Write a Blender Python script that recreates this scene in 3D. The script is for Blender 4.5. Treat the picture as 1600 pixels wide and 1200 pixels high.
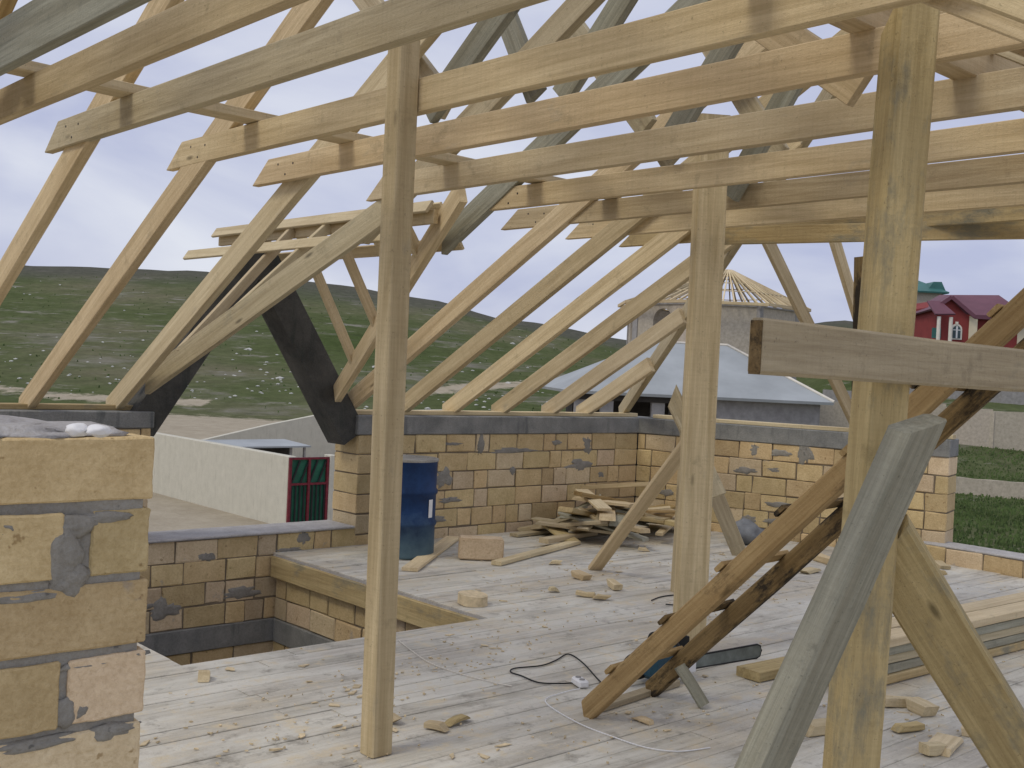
import bpy, bmesh, math, random
import numpy as np
from mathutils import Vector, Matrix, noise as mnoise

random.seed(7)
for o in list(bpy.data.objects):
    bpy.data.objects.remove(o)
scene = bpy.context.scene
COL = scene.collection

# ------------------------------------------------------------------ camera
FPX = 1729.0                       # focal length in pixels of the 1600 px wide photograph
YAW, PITCH, ROLL = [math.radians(a) for a in (42.12, -0.85, 2.71)]
EYE = 1.73
CAM = Vector((0, 0, EYE))
FW = Vector((math.sin(YAW) * math.cos(PITCH), math.cos(YAW) * math.cos(PITCH), math.sin(PITCH)))
_r = Vector((math.cos(YAW), -math.sin(YAW), 0))
_u = _r.cross(FW)
RT = _r * math.cos(ROLL) + _u * math.sin(ROLL)
UP = -_r * math.sin(ROLL) + _u * math.cos(ROLL)
cam_data = bpy.data.cameras.new('camera')
cam = bpy.data.objects.new('camera', cam_data)
COL.objects.link(cam)
cam.matrix_world = Matrix(((RT.x, UP.x, -FW.x, CAM.x), (RT.y, UP.y, -FW.y, CAM.y),
                           (RT.z, UP.z, -FW.z, CAM.z), (0, 0, 0, 1)))
cam_data.sensor_fit = 'HORIZONTAL'
cam_data.sensor_width = 36.0
cam_data.lens = 36.0 * FPX / 1600.0
cam_data.clip_start = 0.05
cam_data.clip_end = 3000
scene.camera = cam

# ------------------------------------------------------------------ sky
world = bpy.data.worlds.new('World')
scene.world = world
world.use_nodes = True
wn, wl = world.node_tree.nodes, world.node_tree.links
wn.clear()
w_out = wn.new('ShaderNodeOutputWorld')
w_bg = wn.new('ShaderNodeBackground')
w_bg.inputs['Strength'].default_value = 0.1
w_sky = wn.new('ShaderNodeTexSky')
w_sky.sky_type = 'NISHITA'
w_sky.sun_disc = False
SUN_EL, SUN_AZ = math.radians(52), math.radians(276)      # azimuth clockwise from +Y
w_sky.sun_elevation = SUN_EL
w_sky.sun_rotation = SUN_AZ
w_tc = wn.new('ShaderNodeTexCoord')
w_map = wn.new('ShaderNodeMapping')
w_map.inputs['Scale'].default_value = (1.0, 1.0, 2.6)
w_n = wn.new('ShaderNodeTexNoise')
w_n.inputs['Scale'].default_value = 3.0
w_n.inputs['Detail'].default_value = 6
w_n.inputs['Roughness'].default_value = 0.5
w_n.inputs['Distortion'].default_value = 0.35
w_ramp = wn.new('ShaderNodeValToRGB')
w_ramp.color_ramp.elements[0].position = 0.36
w_ramp.color_ramp.elements[0].color = (0.51, 0.545, 0.75, 1)
w_ramp.color_ramp.elements[1].position = 0.64
w_ramp.color_ramp.elements[1].color = (0.82, 0.845, 0.935, 1)
w_mul = wn.new('ShaderNodeVectorMath'); w_mul.operation = 'SCALE'
w_mul.inputs['Scale'].default_value = 10.0
w_mix = wn.new('ShaderNodeMix'); w_mix.data_type = 'RGBA'
w_mix.inputs['Factor'].default_value = 0.9
wl.new(w_tc.outputs['Generated'], w_map.inputs['Vector'])
wl.new(w_map.outputs['Vector'], w_n.inputs['Vector'])
wl.new(w_n.outputs['Fac'], w_ramp.inputs['Fac'])
wl.new(w_ramp.outputs['Color'], w_mul.inputs[0])
wl.new(w_sky.outputs['Color'], w_mix.inputs[6])
wl.new(w_mul.outputs['Vector'], w_mix.inputs[7])
wl.new(w_mix.outputs[2], w_bg.inputs['Color'])
wl.new(w_bg.outputs['Background'], w_out.inputs['Surface'])

sun_data = bpy.data.lights.new('sun', 'SUN')
sun_data.energy = 1.3
sun_data.angle = math.radians(18)
sun_data.color = (1.0, 0.92, 0.76)
sun = bpy.data.objects.new('sun', sun_data)
COL.objects.link(sun)
sd = Vector((math.sin(SUN_AZ) * math.cos(SUN_EL), math.cos(SUN_AZ) * math.cos(SUN_EL), math.sin(SUN_EL)))
sun.rotation_euler = sd.to_track_quat('Z', 'Y').to_euler()
sun.location = (0, 0, 30)

scene.view_settings.view_transform = 'Standard'
scene.view_settings.look = 'None'
scene.view_settings.exposure = -0.06
scene.view_settings.gamma = 1.0
scene.view_settings.use_curve_mapping = False
scene.render.engine = 'CYCLES'
scene.render.resolution_x, scene.render.resolution_y = 1024, 768

# ------------------------------------------------------------------ pixel -> place helpers (pixels of the 1600x1200 photograph)
def ray(x, y): return FW + RT * ((x - 800) / FPX) - UP * ((y - 600) / FPX)
def onz(x, y, z=0.0): d = ray(x, y); return CAM + d * ((z - EYE) / d.z)
def onX(x, y, X): d = ray(x, y); return CAM + d * (X / d.x)
def onY(x, y, Y): d = ray(x, y); return CAM + d * (Y / d.y)
def atd(x, y, t): return CAM + ray(x, y) * t
ROOF_Y, ROOF_Z, ROOF_S = 8.85, 1.27, 0.57           # main roof plane above the far wall
RIDGE_Y = 3.8
def roof_z(Y): return ROOF_Z + ROOF_S * (ROOF_Y - Y)
def onroof(x, y):
    n = Vector((0, ROOF_S, 1)); d = ray(x, y); p = Vector((0, ROOF_Y, ROOF_Z))
    return CAM + d * ((p - CAM).dot(n) / d.dot(n))

# ------------------------------------------------------------------ materials
def new_mat(name):
    m = bpy.data.materials.new(name); m.use_nodes = True
    nt = m.node_tree; nt.nodes.clear()
    out = nt.nodes.new('ShaderNodeOutputMaterial')
    b = nt.nodes.new('ShaderNodeBsdfPrincipled')
    nt.links.new(b.outputs['BSDF'], out.inputs['Surface'])
    b.inputs['Roughness'].default_value = 0.85
    b.inputs['Specular IOR Level'].default_value = 0.25
    return m, nt, b

def N(nt, t, **kw):
    n = nt.nodes.new(t)
    for k, v in kw.items():
        if k in n.inputs: n.inputs[k].default_value = v
        else: setattr(n, k, v)
    return n

def coords(nt, scale=(1, 1, 1), space='Object', rnd=True):
    tc = N(nt, 'ShaderNodeTexCoord')
    mp = N(nt, 'ShaderNodeMapping'); mp.inputs['Scale'].default_value = scale
    nt.links.new(tc.outputs[space], mp.inputs['Vector'])
    if rnd:
        oi = N(nt, 'ShaderNodeObjectInfo')
        sc = N(nt, 'ShaderNodeMath', operation='MULTIPLY'); sc.inputs[1].default_value = 57.0
        cb = N(nt, 'ShaderNodeCombineXYZ')
        nt.links.new(oi.outputs['Random'], sc.inputs[0])
        nt.links.new(sc.outputs[0], cb.inputs[0]); nt.links.new(sc.outputs[0], cb.inputs[1])
        nt.links.new(cb.outputs[0], mp.inputs['Location'])
    return mp.outputs['Vector']

def noise_fac(nt, vec, scale, detail=4, rough=0.55, dist=0.0):
    n = N(nt, 'ShaderNodeTexNoise', Scale=scale, Detail=detail, Roughness=rough, Distortion=dist)
    nt.links.new(vec, n.inputs['Vector'])
    return n.outputs['Fac']

def ramp(nt, fac, stops):
    r = N(nt, 'ShaderNodeValToRGB'); e = r.color_ramp.elements
    while len(e) < len(stops): e.new(0.5)
    for i, (p, c) in enumerate(stops):
        e[i].position = p; e[i].color = (*c, 1) if len(c) == 3 else c
    nt.links.new(fac, r.inputs['Fac'])
    return r.outputs['Color']

def mixc(nt, fac, a, b, mode='MIX'):
    m = N(nt, 'ShaderNodeMix', data_type='RGBA', blend_type=mode)
    for s, v in ((0, fac), (6, a), (7, b)):
        if hasattr(v, 'is_linked'): nt.links.new(v, m.inputs[s])
        elif s == 0: m.inputs[0].default_value = v
        else: m.inputs[s].default_value = (*v, 1)
    return m.outputs[2]

def bump(nt, b, height, strength=0.3, dist=0.01):
    bp = N(nt, 'ShaderNodeBump'); bp.inputs['Strength'].default_value = strength
    bp.inputs['Distance'].default_value = dist
    nt.links.new(height, bp.inputs['Height']); nt.links.new(bp.outputs['Normal'], b.inputs['Normal'])

def vary(nt, col, amt=0.25, hue=0.02):
    oi = N(nt, 'ShaderNodeObjectInfo')
    mr = N(nt, 'ShaderNodeMapRange'); mr.inputs['To Min'].default_value = 1 - amt; mr.inputs['To Max'].default_value = 1 + amt
    nt.links.new(oi.outputs['Random'], mr.inputs['Value'])
    m2 = N(nt, 'ShaderNodeMath', operation='MULTIPLY'); m2.inputs[1].default_value = 7.31
    fr = N(nt, 'ShaderNodeMath', operation='FRACT')
    mh = N(nt, 'ShaderNodeMapRange'); mh.inputs['To Min'].default_value = 0.5 - hue; mh.inputs['To Max'].default_value = 0.5 + hue
    nt.links.new(oi.outputs['Random'], m2.inputs[0]); nt.links.new(m2.outputs[0], fr.inputs[0]); nt.links.new(fr.outputs[0], mh.inputs['Value'])
    hs = N(nt, 'ShaderNodeHueSaturation')
    nt.links.new(col, hs.inputs['Color']); nt.links.new(mr.outputs['Result'], hs.inputs['Value']); nt.links.new(mh.outputs['Result'], hs.inputs['Hue'])
    return hs.outputs['Color']

def wood(name, light, dark, stain, stain_lo=0.60, stain_hi=0.78, amt=0.16, rough=0.85):
    m, nt, b = new_mat(name)
    g = noise_fac(nt, coords(nt, (2.2, 60, 60)), 1.0, 6, 0.7, 0.4)                   # fine grain
    c = ramp(nt, g, [(0.30, dark), (0.64, light)])
    g1 = noise_fac(nt, coords(nt, (0.55, 8, 8)), 1.0, 3, 0.55, 1.4)                  # broad growth bands
    c = mixc(nt, 0.55, c, ramp(nt, g1, [(0.34, (0.66, 0.60, 0.50)), (0.64, (1.06, 1.05, 1.02))]), 'MULTIPLY')
    gs = noise_fac(nt, coords(nt, (75, 2.5, 1.2)), 1.0, 3, 0.6)                      # saw marks across the board
    c = mixc(nt, 0.10, c, ramp(nt, gs, [(0.36, (0.55, 0.53, 0.5)), (0.62, (1.08, 1.08, 1.08))]), 'MULTIPLY')
    g2 = noise_fac(nt, coords(nt, (1.1, 2.8, 2.8)), 1.7, 7, 0.72)                    # grey stain and dirt
    c = mixc(nt, ramp(nt, g2, [(stain_lo, (0, 0, 0)), (stain_hi, (0.9, 0.9, 0.9))]), c, stain)
    g4 = noise_fac(nt, coords(nt, (1, 1, 1)), 7.5, 7, 0.75)                          # hand and boot smudges
    c = mixc(nt, ramp(nt, g4, [(0.30, (0.55, 0.55, 0.55)), (0.43, (0, 0, 0))]), c, tuple(x * 0.62 for x in dark))
    vk = N(nt, 'ShaderNodeTexVoronoi', Scale=1.0)                                    # knots
    nt.links.new(coords(nt, (1.5, 5.0, 5.0)), vk.inputs['Vector'])
    k = ramp(nt, vk.outputs['Distance'], [(0.03, (0.85, 0.85, 0.85)), (0.085, (0, 0, 0))])
    c = mixc(nt, k, c, tuple(x * 0.38 for x in dark))
    g3 = noise_fac(nt, coords(nt, (1, 1, 1)), 60, 3, 0.75)                           # specks
    c = mixc(nt, ramp(nt, g3, [(0.63, (0, 0, 0)), (0.72, (0.6, 0.6, 0.6))]), c, tuple(x * 0.4 for x in dark))
    nt.links.new(vary(nt, c, amt, 0.004), b.inputs['Base Color'])
    b.inputs['Roughness'].default_value = rough
    b.inputs['Specular IOR Level'].default_value = 0.15
    h = N(nt, 'ShaderNodeMath', operation='ADD'); nt.links.new(g, h.inputs[0]); nt.links.new(g3, h.inputs[1])
    bump(nt, b, h.outputs[0], 0.45, 0.007)
    return m

M = {}
M['pine'] = wood('fresh pine', (0.66, 0.54, 0.345), (0.51, 0.405, 0.24), (0.36, 0.315, 0.23))
M['pale'] = wood('pale pine', (0.71, 0.605, 0.405), (0.58, 0.475, 0.30), (0.43, 0.375, 0.28))
M['yellow'] = wood('yellow pine', (0.56, 0.45, 0.245), (0.40, 0.31, 0.155), (0.22, 0.21, 0.155), 0.52, 0.66)
M['grey'] = wood('weathered grey timber', (0.52, 0.45, 0.31), (0.38, 0.32, 0.215), (0.24, 0.23, 0.18))
M['ash'] = wood('blue grey timber', (0.40, 0.39, 0.31), (0.26, 0.26, 0.205), (0.14, 0.155, 0.13))
M['brown'] = wood('ochre brown timber', (0.48, 0.355, 0.175), (0.33, 0.225, 0.10), (0.09, 0.06, 0.03), 0.58, 0.70)
M['dark'] = wood('dark stained timber', (0.26, 0.18, 0.085), (0.13, 0.09, 0.045), (0.02, 0.018, 0.016), 0.47, 0.55)

def stone(name, light, dark, pit, stain=(0.33, 0.31, 0.29), amt=0.16, mort=0.66):
    m, nt, b = new_mat(name)
    v = coords(nt)
    n1 = noise_fac(nt, v, 7, 5, 0.6)
    c = ramp(nt, n1, [(0.3, dark), (0.68, light)])
    n2 = noise_fac(nt, v, 60, 3, 0.7)
    c = mixc(nt, 0.5, c, ramp(nt, n2, [(0.3, (0.65, 0.6, 0.52)), (0.6, (1, 1, 1))]), 'MULTIPLY')
    n3 = noise_fac(nt, v, 22, 3, 0.6)
    c = mixc(nt, ramp(nt, n3, [(0.66, (0, 0, 0)), (0.72, (1, 1, 1))]), c, pit)
    n4 = noise_fac(nt, v, 3.2, 5, 0.62)
    c = mixc(nt, ramp(nt, n4, [(mort, (0, 0, 0)), (mort + 0.06, (0.75, 0.75, 0.75))]), c, stain)
    nt.links.new(vary(nt, c, amt, 0.006), b.inputs['Base Color'])
    b.inputs['Roughness'].default_value = 0.95
    h = N(nt, 'ShaderNodeMath', operation='ADD'); nt.links.new(n2, h.inputs[0]); nt.links.new(n3, h.inputs[1])
    bump(nt, b, h.outputs[0], 0.5, 0.012)
    return m

M['block'] = stone('limestone block', (0.68, 0.53, 0.295), (0.56, 0.42, 0.22), (0.35, 0.24, 0.115))
M['block_pink'] = stone('pinkish limestone block', (0.70, 0.57, 0.38), (0.59, 0.46, 0.29), (0.38, 0.27, 0.15))
M['mortar'] = stone('cement mortar', (0.36, 0.345, 0.305), (0.25, 0.24, 0.215), (0.16, 0.155, 0.14), amt=0.1, mort=0.95)
M['joint'] = stone('recessed joint mortar', (0.25, 0.205, 0.145), (0.15, 0.12, 0.085), (0.10, 0.075, 0.05), amt=0.1, mort=0.95)
M['cement'] = stone('smeared cement', (0.50, 0.49, 0.48), (0.36, 0.35, 0.35), (0.25, 0.24, 0.23), amt=0.05, mort=0.95)
M['farstone'] = stone('distant limestone', (0.52, 0.47, 0.39), (0.38, 0.34, 0.28), (0.25, 0.22, 0.17), amt=0.12)

def concrete(name, light, dark, streak):
    m, nt, b = new_mat(name)
    v = coords(nt, (1, 1, 1), rnd=False)
    n1 = noise_fac(nt, v, 3.5, 6, 0.65)
    c = ramp(nt, n1, [(0.3, dark), (0.7, light)])
    v2 = coords(nt, (5, 5, 0.7), rnd=False); n2 = noise_fac(nt, v2, 2.0, 4, 0.6)
    c = mixc(nt, ramp(nt, n2, [(0.56, (0, 0, 0)), (0.72, (0.8, 0.8, 0.8))]), c, streak)
    n3 = noise_fac(nt, v, 70, 2, 0.7)
    c = mixc(nt, 0.5, c, ramp(nt, n3, [(0.3, (0.6, 0.6, 0.6)), (0.6, (1, 1, 1))]), 'MULTIPLY')
    nt.links.new(c, b.inputs['Base Color']); b.inputs['Roughness'].default_value = 0.9
    bump(nt, b, n3, 0.35, 0.01)
    return m
M['band'] = concrete('cast concrete', (0.31, 0.31, 0.29), (0.17, 0.175, 0.17), (0.10, 0.11, 0.11))
M['gable'] = concrete('dark formwork concrete', (0.12, 0.115, 0.10), (0.05, 0.05, 0.045), (0.04, 0.048, 0.042))

def plain(name, col, rough=0.8, nscale=8, amt=0.25, metallic=0.0, bmp=0.1):
    m, nt, b = new_mat(name)
    v = coords(nt); n1 = noise_fac(nt, v, nscale, 5, 0.6)
    c = ramp(nt, n1, [(0.3, tuple(x * (1 - amt) for x in col)), (0.7, tuple(min(1, x * (1 + amt)) for x in col))])
    nt.links.new(c, b.inputs['Base Color'])
    b.inputs['Roughness'].default_value = rough; b.inputs['Metallic'].default_value = metallic
    bump(nt, b, n1, bmp, 0.01)
    return m
M['render'] = concrete('white render', (0.64, 0.615, 0.515), (0.55, 0.53, 0.44), (0.47, 0.445, 0.365))
M['cream'] = plain('cream render', (0.66, 0.58, 0.42), 0.9, 2, 0.08)
M['redwall'] = plain('red render', (0.235, 0.045, 0.042), 0.85, 1.2, 0.15)
M['purple'] = plain('purple sheet roof', (0.15, 0.062, 0.085), 0.55, 0.8, 0.14)
M['teal'] = plain('teal sheet roof', (0.05, 0.15, 0.14), 0.5, 1, 0.15)
M['zinc'] = plain('galvanised sheet roof', (0.33, 0.355, 0.365), 0.6, 0.5, 0.16)
M['greyblock'] = plain('grey block wall', (0.30, 0.29, 0.28), 0.9, 5, 0.18)
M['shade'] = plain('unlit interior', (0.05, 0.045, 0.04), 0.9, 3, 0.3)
M['white'] = plain('white plastic', (0.78, 0.78, 0.78), 0.5, 9, 0.06)
M['black'] = plain('black rubber', (0.02, 0.02, 0.02), 0.6, 9, 0.2)
M['steel'] = plain('dull steel', (0.19, 0.215, 0.20), 0.5, 14, 0.3, 0.2)
M['sawblue'] = plain('blue saw casing', (0.035, 0.085, 0.12), 0.4, 9, 0.2)
M['gatered'] = plain('dark red gate metal', (0.16, 0.02, 0.03), 0.5, 9, 0.3)
M['gategreen'] = plain('green gate sheet', (0.02, 0.11, 0.065), 0.5, 4, 0.3)
M['glass'] = plain('dark window glass', (0.05, 0.08, 0.09), 0.08, 2, 0.3)
M['trim'] = plain('pale trim', (0.70, 0.66, 0.58), 0.8, 3, 0.1)
M['chip'] = plain('fresh wood chips', (0.62, 0.51, 0.33), 0.9, 14, 0.3)
M['whitestone'] = plain('white stones', (0.50, 0.50, 0.47), 0.9, 3, 0.2)
M['sack'] = plain('grey cement sack', (0.20, 0.21, 0.22), 0.9, 8, 0.3)

# barrel paint
m, nt, b = new_mat('scuffed blue paint'); M['barrel'] = m
v = coords(nt, rnd=False)
n1 = noise_fac(nt, v, 5, 6, 0.7)
c = ramp(nt, n1, [(0.3, (0.006, 0.022, 0.07)), (0.7, (0.013, 0.05, 0.15))])
n2 = noise_fac(nt, coords(nt, (3, 3, 14), rnd=False), 2.5, 6, 0.75)
c = mixc(nt, ramp(nt, n2, [(0.66, (0, 0, 0)), (0.74, (0.8, 0.8, 0.8))]), c, (0.22, 0.28, 0.30))
sx = N(nt, 'ShaderNodeSeparateXYZ'); nt.links.new(v, sx.inputs[0])
ad = N(nt, 'ShaderNodeMath', operation='MULTIPLY_ADD'); ad.inputs[1].default_value = -1.0; ad.inputs[2].default_value = 0.30
nt.links.new(sx.outputs['Z'], ad.inputs[0])
a2 = N(nt, 'ShaderNodeMath', operation='ADD'); nt.links.new(ad.outputs[0], a2.inputs[0])
a3 = N(nt, 'ShaderNodeMath', operation='MULTIPLY'); a3.inputs[1].default_value = 0.5; nt.links.new(n1, a3.inputs[0]); nt.links.new(a3.outputs[0], a2.inputs[1])
c = mixc(nt, ramp(nt, a2.outputs[0], [(0.18, (0, 0, 0)), (0.5, (0.75, 0.75, 0.75))]), c, (0.10, 0.16, 0.17))   # dried cement dust low on the drum
nt.links.new(c, b.inputs['Base Color']); b.inputs['Roughness'].default_value = 0.5
bump(nt, b, n1, 0.1, 0.01)

# floor boards: dusty, whitened, with sawdust patches (world coordinates keep patches continuous)
m, nt, b = new_mat('dusty floor boards'); M['floor'] = m
v = coords(nt, (1.0, 30, 30)); g = noise_fac(nt, v, 1.0, 5, 0.6, 0.5)
c = ramp(nt, g, [(0.25, (0.36, 0.33, 0.27)), (0.65, (0.55, 0.52, 0.45))])
c = vary(nt, c, 0.10, 0.006)
geo = N(nt, 'ShaderNodeNewGeometry')
mpf = N(nt, 'ShaderNodeMapping'); mpf.inputs['Scale'].default_value = (0.5, 1.6, 1); nt.links.new(geo.outputs['Position'], mpf.inputs['Vector'])
PF = mpf.outputs['Vector']
p0 = noise_fac(nt, PF, 1.7, 7, 0.68, 0.6)
c = mixc(nt, ramp(nt, p0, [(0.42, (0, 0, 0)), (0.6, (0.8, 0.8, 0.8))]), c, (0.67, 0.65, 0.575))       # cement dust
p1 = noise_fac(nt, PF, 0.9, 7, 0.68, 0.4)
c = mixc(nt, ramp(nt, p1, [(0.5, (0, 0, 0)), (0.68, (0.7, 0.7, 0.7))]), c, (0.56, 0.47, 0.32))        # sawdust
p2 = noise_fac(nt, geo.outputs['Position'], 5.5, 7, 0.72)
c = mixc(nt, ramp(nt, p2, [(0.54, (0, 0, 0)), (0.64, (0.75, 0.75, 0.75))]), c, (0.62, 0.53, 0.37))
c = mixc(nt, ramp(nt, p2, [(0.32, (0.8, 0.8, 0.8)), (0.45, (0, 0, 0))]), c, (0.27, 0.25, 0.21))
p3 = noise_fac(nt, geo.outputs['Position'], 34, 4, 0.75)
c = mixc(nt, ramp(nt, p3, [(0.60, (0, 0, 0)), (0.68, (0.6, 0.6, 0.6))]), c, (0.66, 0.60, 0.51))
c = mixc(nt, ramp(nt, p3, [(0.30, (0.6, 0.6, 0.6)), (0.38, (0, 0, 0))]), c, (0.25, 0.22, 0.18))
nt.links.new(c, b.inputs['Base Color'])
bump(nt, b, p3, 0.5, 0.012)

# terrain
m, nt, b = new_mat('hillside ground'); M['ground'] = m
geo = N(nt, 'ShaderNodeNewGeometry')
P = geo.outputs['Position']
n1 = noise_fac(nt, P, 0.035, 7, 0.6)
grass = ramp(nt, n1, [(0.32, (0.072, 0.098, 0.038)), (0.5, (0.105, 0.125, 0.060)), (0.66, (0.16, 0.155, 0.10))])
n2 = noise_fac(nt, P, 0.8, 8, 0.78)
grass = mixc(nt, 0.6, grass, ramp(nt, n2, [(0.36, (0.55, 0.55, 0.53)), (0.62, (1.15, 1.15, 1.1))]), 'MULTIPLY')
mp = N(nt, 'ShaderNodeMapping'); mp.inputs['Scale'].default_value = (0.35, 0.35, 2.6); nt.links.new(P, mp.inputs['Vector'])
n3 = noise_fac(nt, mp.outputs['Vector'], 0.16, 7, 0.72)
grass = mixc(nt, ramp(nt, n3, [(0.55, (0, 0, 0)), (0.68, (0.8, 0.8, 0.8))]), grass, (0.23, 0.215, 0.185))
mp2 = N(nt, 'ShaderNodeMapping'); mp2.inputs['Scale'].default_value = (0.25, 0.25, 3.2); nt.links.new(P, mp2.inputs['Vector'])
n5 = noise_fac(nt, mp2.outputs['Vector'], 0.7, 6, 0.7)
grass = mixc(nt, ramp(nt, n5, [(0.58, (0, 0, 0)), (0.66, (0.75, 0.75, 0.75))]), grass, (0.27, 0.255, 0.22))
grass = mixc(nt, ramp(nt, n5, [(0.30, (0.5, 0.5, 0.5)), (0.40, (0, 0, 0))]), grass, (0.05, 0.06, 0.035))
at = N(nt, 'ShaderNodeAttribute', attribute_name='sand')
sn = N(nt, 'ShaderNodeMath', operation='MULTIPLY_ADD'); sn.inputs[1].default_value = 0.9; sn.inputs[2].default_value = -0.45
nt.links.new(n2, sn.inputs[0])
sa = N(nt, 'ShaderNodeMath', operation='ADD'); nt.links.new(at.outputs['Fac'], sa.inputs[0]); nt.links.new(sn.outputs[0], sa.inputs[1])
sand = ramp(nt, n2, [(0.3, (0.33, 0.285, 0.215)), (0.7, (0.46, 0.41, 0.32))])
c = mixc(nt, ramp(nt, sa.outputs[0], [(0.42, (0, 0, 0)), (0.6, (1, 1, 1))]), grass, sand)
at2 = N(nt, 'ShaderNodeAttribute', attribute_name='scrub_haze')
c = mixc(nt, at2.outputs['Fac'], c, ramp(nt, n2, [(0.3, (0.07, 0.07, 0.062)), (0.7, (0.135, 0.13, 0.115))]))  # upper hill scrub, its colour greyed to paint in distant haze
nt.links.new(c, b.inputs['Base Color']); b.inputs['Roughness'].default_value = 1.0
b.inputs['Specular IOR Level'].default_value = 0.0
bump(nt, b, n2, 0.5, 0.4)

M['grass'] = plain('grass blades', (0.09, 0.135, 0.045), 0.9, 0.5, 0.45)

# ------------------------------------------------------------------ object helpers
def setp(o, label=None, cat=None, group=None, kind=None):
    if label: o['label'] = label
    if cat: o['category'] = cat
    if group: o['group'] = group
    if kind: o['kind'] = kind
    return o

def empty(name, loc, label=None, cat=None, group=None, kind=None):
    o = bpy.data.objects.new(name, None); COL.objects.link(o)
    o.location = loc; o.empty_display_size = 0.1
    return setp(o, label, cat, group, kind)

def root_loc(p):
    return Vector(p.location) + (root_loc(p.parent) if p.parent else Vector((0, 0, 0)))

def link(name, me, mat, parent=None, mw=None):
    if mat and not me.materials: me.materials.append(M[mat] if isinstance(mat, str) else mat)
    o = bpy.data.objects.new(name, me); COL.objects.link(o)
    if mw is not None: o.matrix_world = mw
    if parent:
        o.parent = parent
        inv = parent.get('_inv')
        o.matrix_parent_inverse = PINV.get(parent.name, Matrix.Translation(parent.location)).inverted()
    PINV[o.name] = (Matrix(mw) if mw is not None else Matrix.Identity(4))
    return o
PINV = {}

def mesh_from(verts, faces, name='mesh', smooth=False):
    me = bpy.data.meshes.new(name)
    me.from_pydata([tuple(v) for v in verts], [], faces)
    if smooth:
        for p in me.polygons: p.use_smooth = True
    me.update()
    return me

def frame(p0, p1, up=(0, 0, 1)):
    x = (Vector(p1) - Vector(p0)); L = x.length; x.normalize()
    z = Vector(up); z = (z - x * z.dot(x))
    if z.length < 1e-4: z = Vector((0, 1, 0)); z = z - x * z.dot(x)
    z.normalize(); y = z.cross(x)
    m = Matrix(((x.x, y.x, z.x, p0[0]), (x.y, y.y, z.y, p0[1]), (x.z, y.z, z.z, p0[2]), (0, 0, 0, 1)))
    return m, L

def beam_mesh(L, w, h, cut0=0.0, cut1=0.0, seg=None, jit=0.0012, ch=0.004, bow=0.0, rng=random):
    """Sawn timber along +x with chamfered edges, a little bow and saw wander; cut = lengthwise shift of the end per unit height."""
    seg = seg or max(2, min(9, int(L / 0.45)))
    a, c = w / 2, h / 2
    ch = min(ch, a * 0.4, c * 0.4)
    prof = [(-a + ch, -c), (a - ch, -c), (a, -c + ch), (a, c - ch), (a - ch, c), (-a + ch, c), (-a, c - ch), (-a, -c + ch)]
    by, bz = rng.uniform(-1, 1) * bow, rng.uniform(-1, 1) * bow
    V, F = [], []
    for i in range(seg + 1):
        t = i / seg; x = t * L
        s = math.sin(math.pi * t)
        oy, oz = by * s + rng.uniform(-jit, jit), bz * s + rng.uniform(-jit, jit)
        wob = [rng.uniform(-jit, jit) for _ in range(4)]
        for k, (y, z) in enumerate(prof):
            xx = x
            if i == 0: xx += cut0 * (z / h)
            if i == seg: xx += cut1 * (z / h)
            q = (k // 2) % 4
            V.append((xx, y + oy + wob[q] * 0.6, z + oz + wob[(q + 1) % 4] * 0.6))
    for i in range(seg):
        for k in range(8):
            k2 = (k + 1) % 8
            F.append((i * 8 + k, i * 8 + k2, (i + 1) * 8 + k2, (i + 1) * 8 + k))
    F.append(tuple(reversed(range(8)))); F.append(tuple(seg * 8 + k for k in range(8)))
    F = [tuple(reversed(f)) for f in F]
    return mesh_from(V, F, 'timber')

def beam(name, p0, p1, w, h, mat, parent=None, up=(0, 0, 1), cut0=0.0, cut1=0.0, bow=0.002, **kw):
    mw, L = frame(p0, p1, up)
    return link(name, beam_mesh(L, w, h, cut0, cut1, bow=bow, **kw), mat, parent, mw)

def box_mesh(x0, x1, y0, y1, z0, z1, bevel=0.0):
    bm = bmesh.new()
    bmesh.ops.create_cube(bm, size=1)
    for v in bm.verts:
        v.co = ((x0 + x1) / 2 + v.co.x * (x1 - x0), (y0 + y1) / 2 + v.co.y * (y1 - y0), (z0 + z1) / 2 + v.co.z * (z1 - z0))
    if bevel: bmesh.ops.bevel(bm, geom=bm.edges[:], offset=bevel, segments=1, affect='EDGES', profile=0.5)
    me = bpy.data.meshes.new('box'); bm.to_mesh(me); bm.free()
    return me

def tube_mesh(pts, r, n=6, closed=False):
    V, F = [], []
    pts = [Vector(p) for p in pts]
    for i, p in enumerate(pts):
        d = (pts[min(i + 1, len(pts) - 1)] - pts[max(i - 1, 0)]).normalized()
        a = d.cross(Vector((0, 0, 1)))
        if a.length < 1e-3: a = d.cross(Vector((0, 1, 0)))
        a.normalize(); c = a.cross(d)
        for k in range(n):
            t = 2 * math.pi * k / n
            V.append(p + a * math.cos(t) * r + c * math.sin(t) * r)
    for i in range(len(pts) - 1):
        for k in range(n):
            k2 = (k + 1) % n
            F.append((i * n + k, i * n + k2, (i + 1) * n + k2, (i + 1) * n + k))
    F.append(tuple(range(n))); F.append(tuple(reversed([(len(pts) - 1) * n + k for k in range(n)])))
    return mesh_from(V, F, 'tube', True)

def smooth_path(P, k=8):
    P = [Vector(p) for p in P]; out = []
    for i in range(len(P) - 1):
        p0, p1, p2, p3 = P[max(i - 1, 0)], P[i], P[i + 1], P[min(i + 2, len(P) - 1)]
        for j in range(k):
            t = j / k
            out.append(0.5 * ((2 * p1) + (p2 - p0) * t + (2 * p0 - 5 * p1 + 4 * p2 - p3) * t * t + (3 * p1 - p0 - 3 * p2 + p3) * t ** 3))
    out.append(P[-1]); return out

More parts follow.
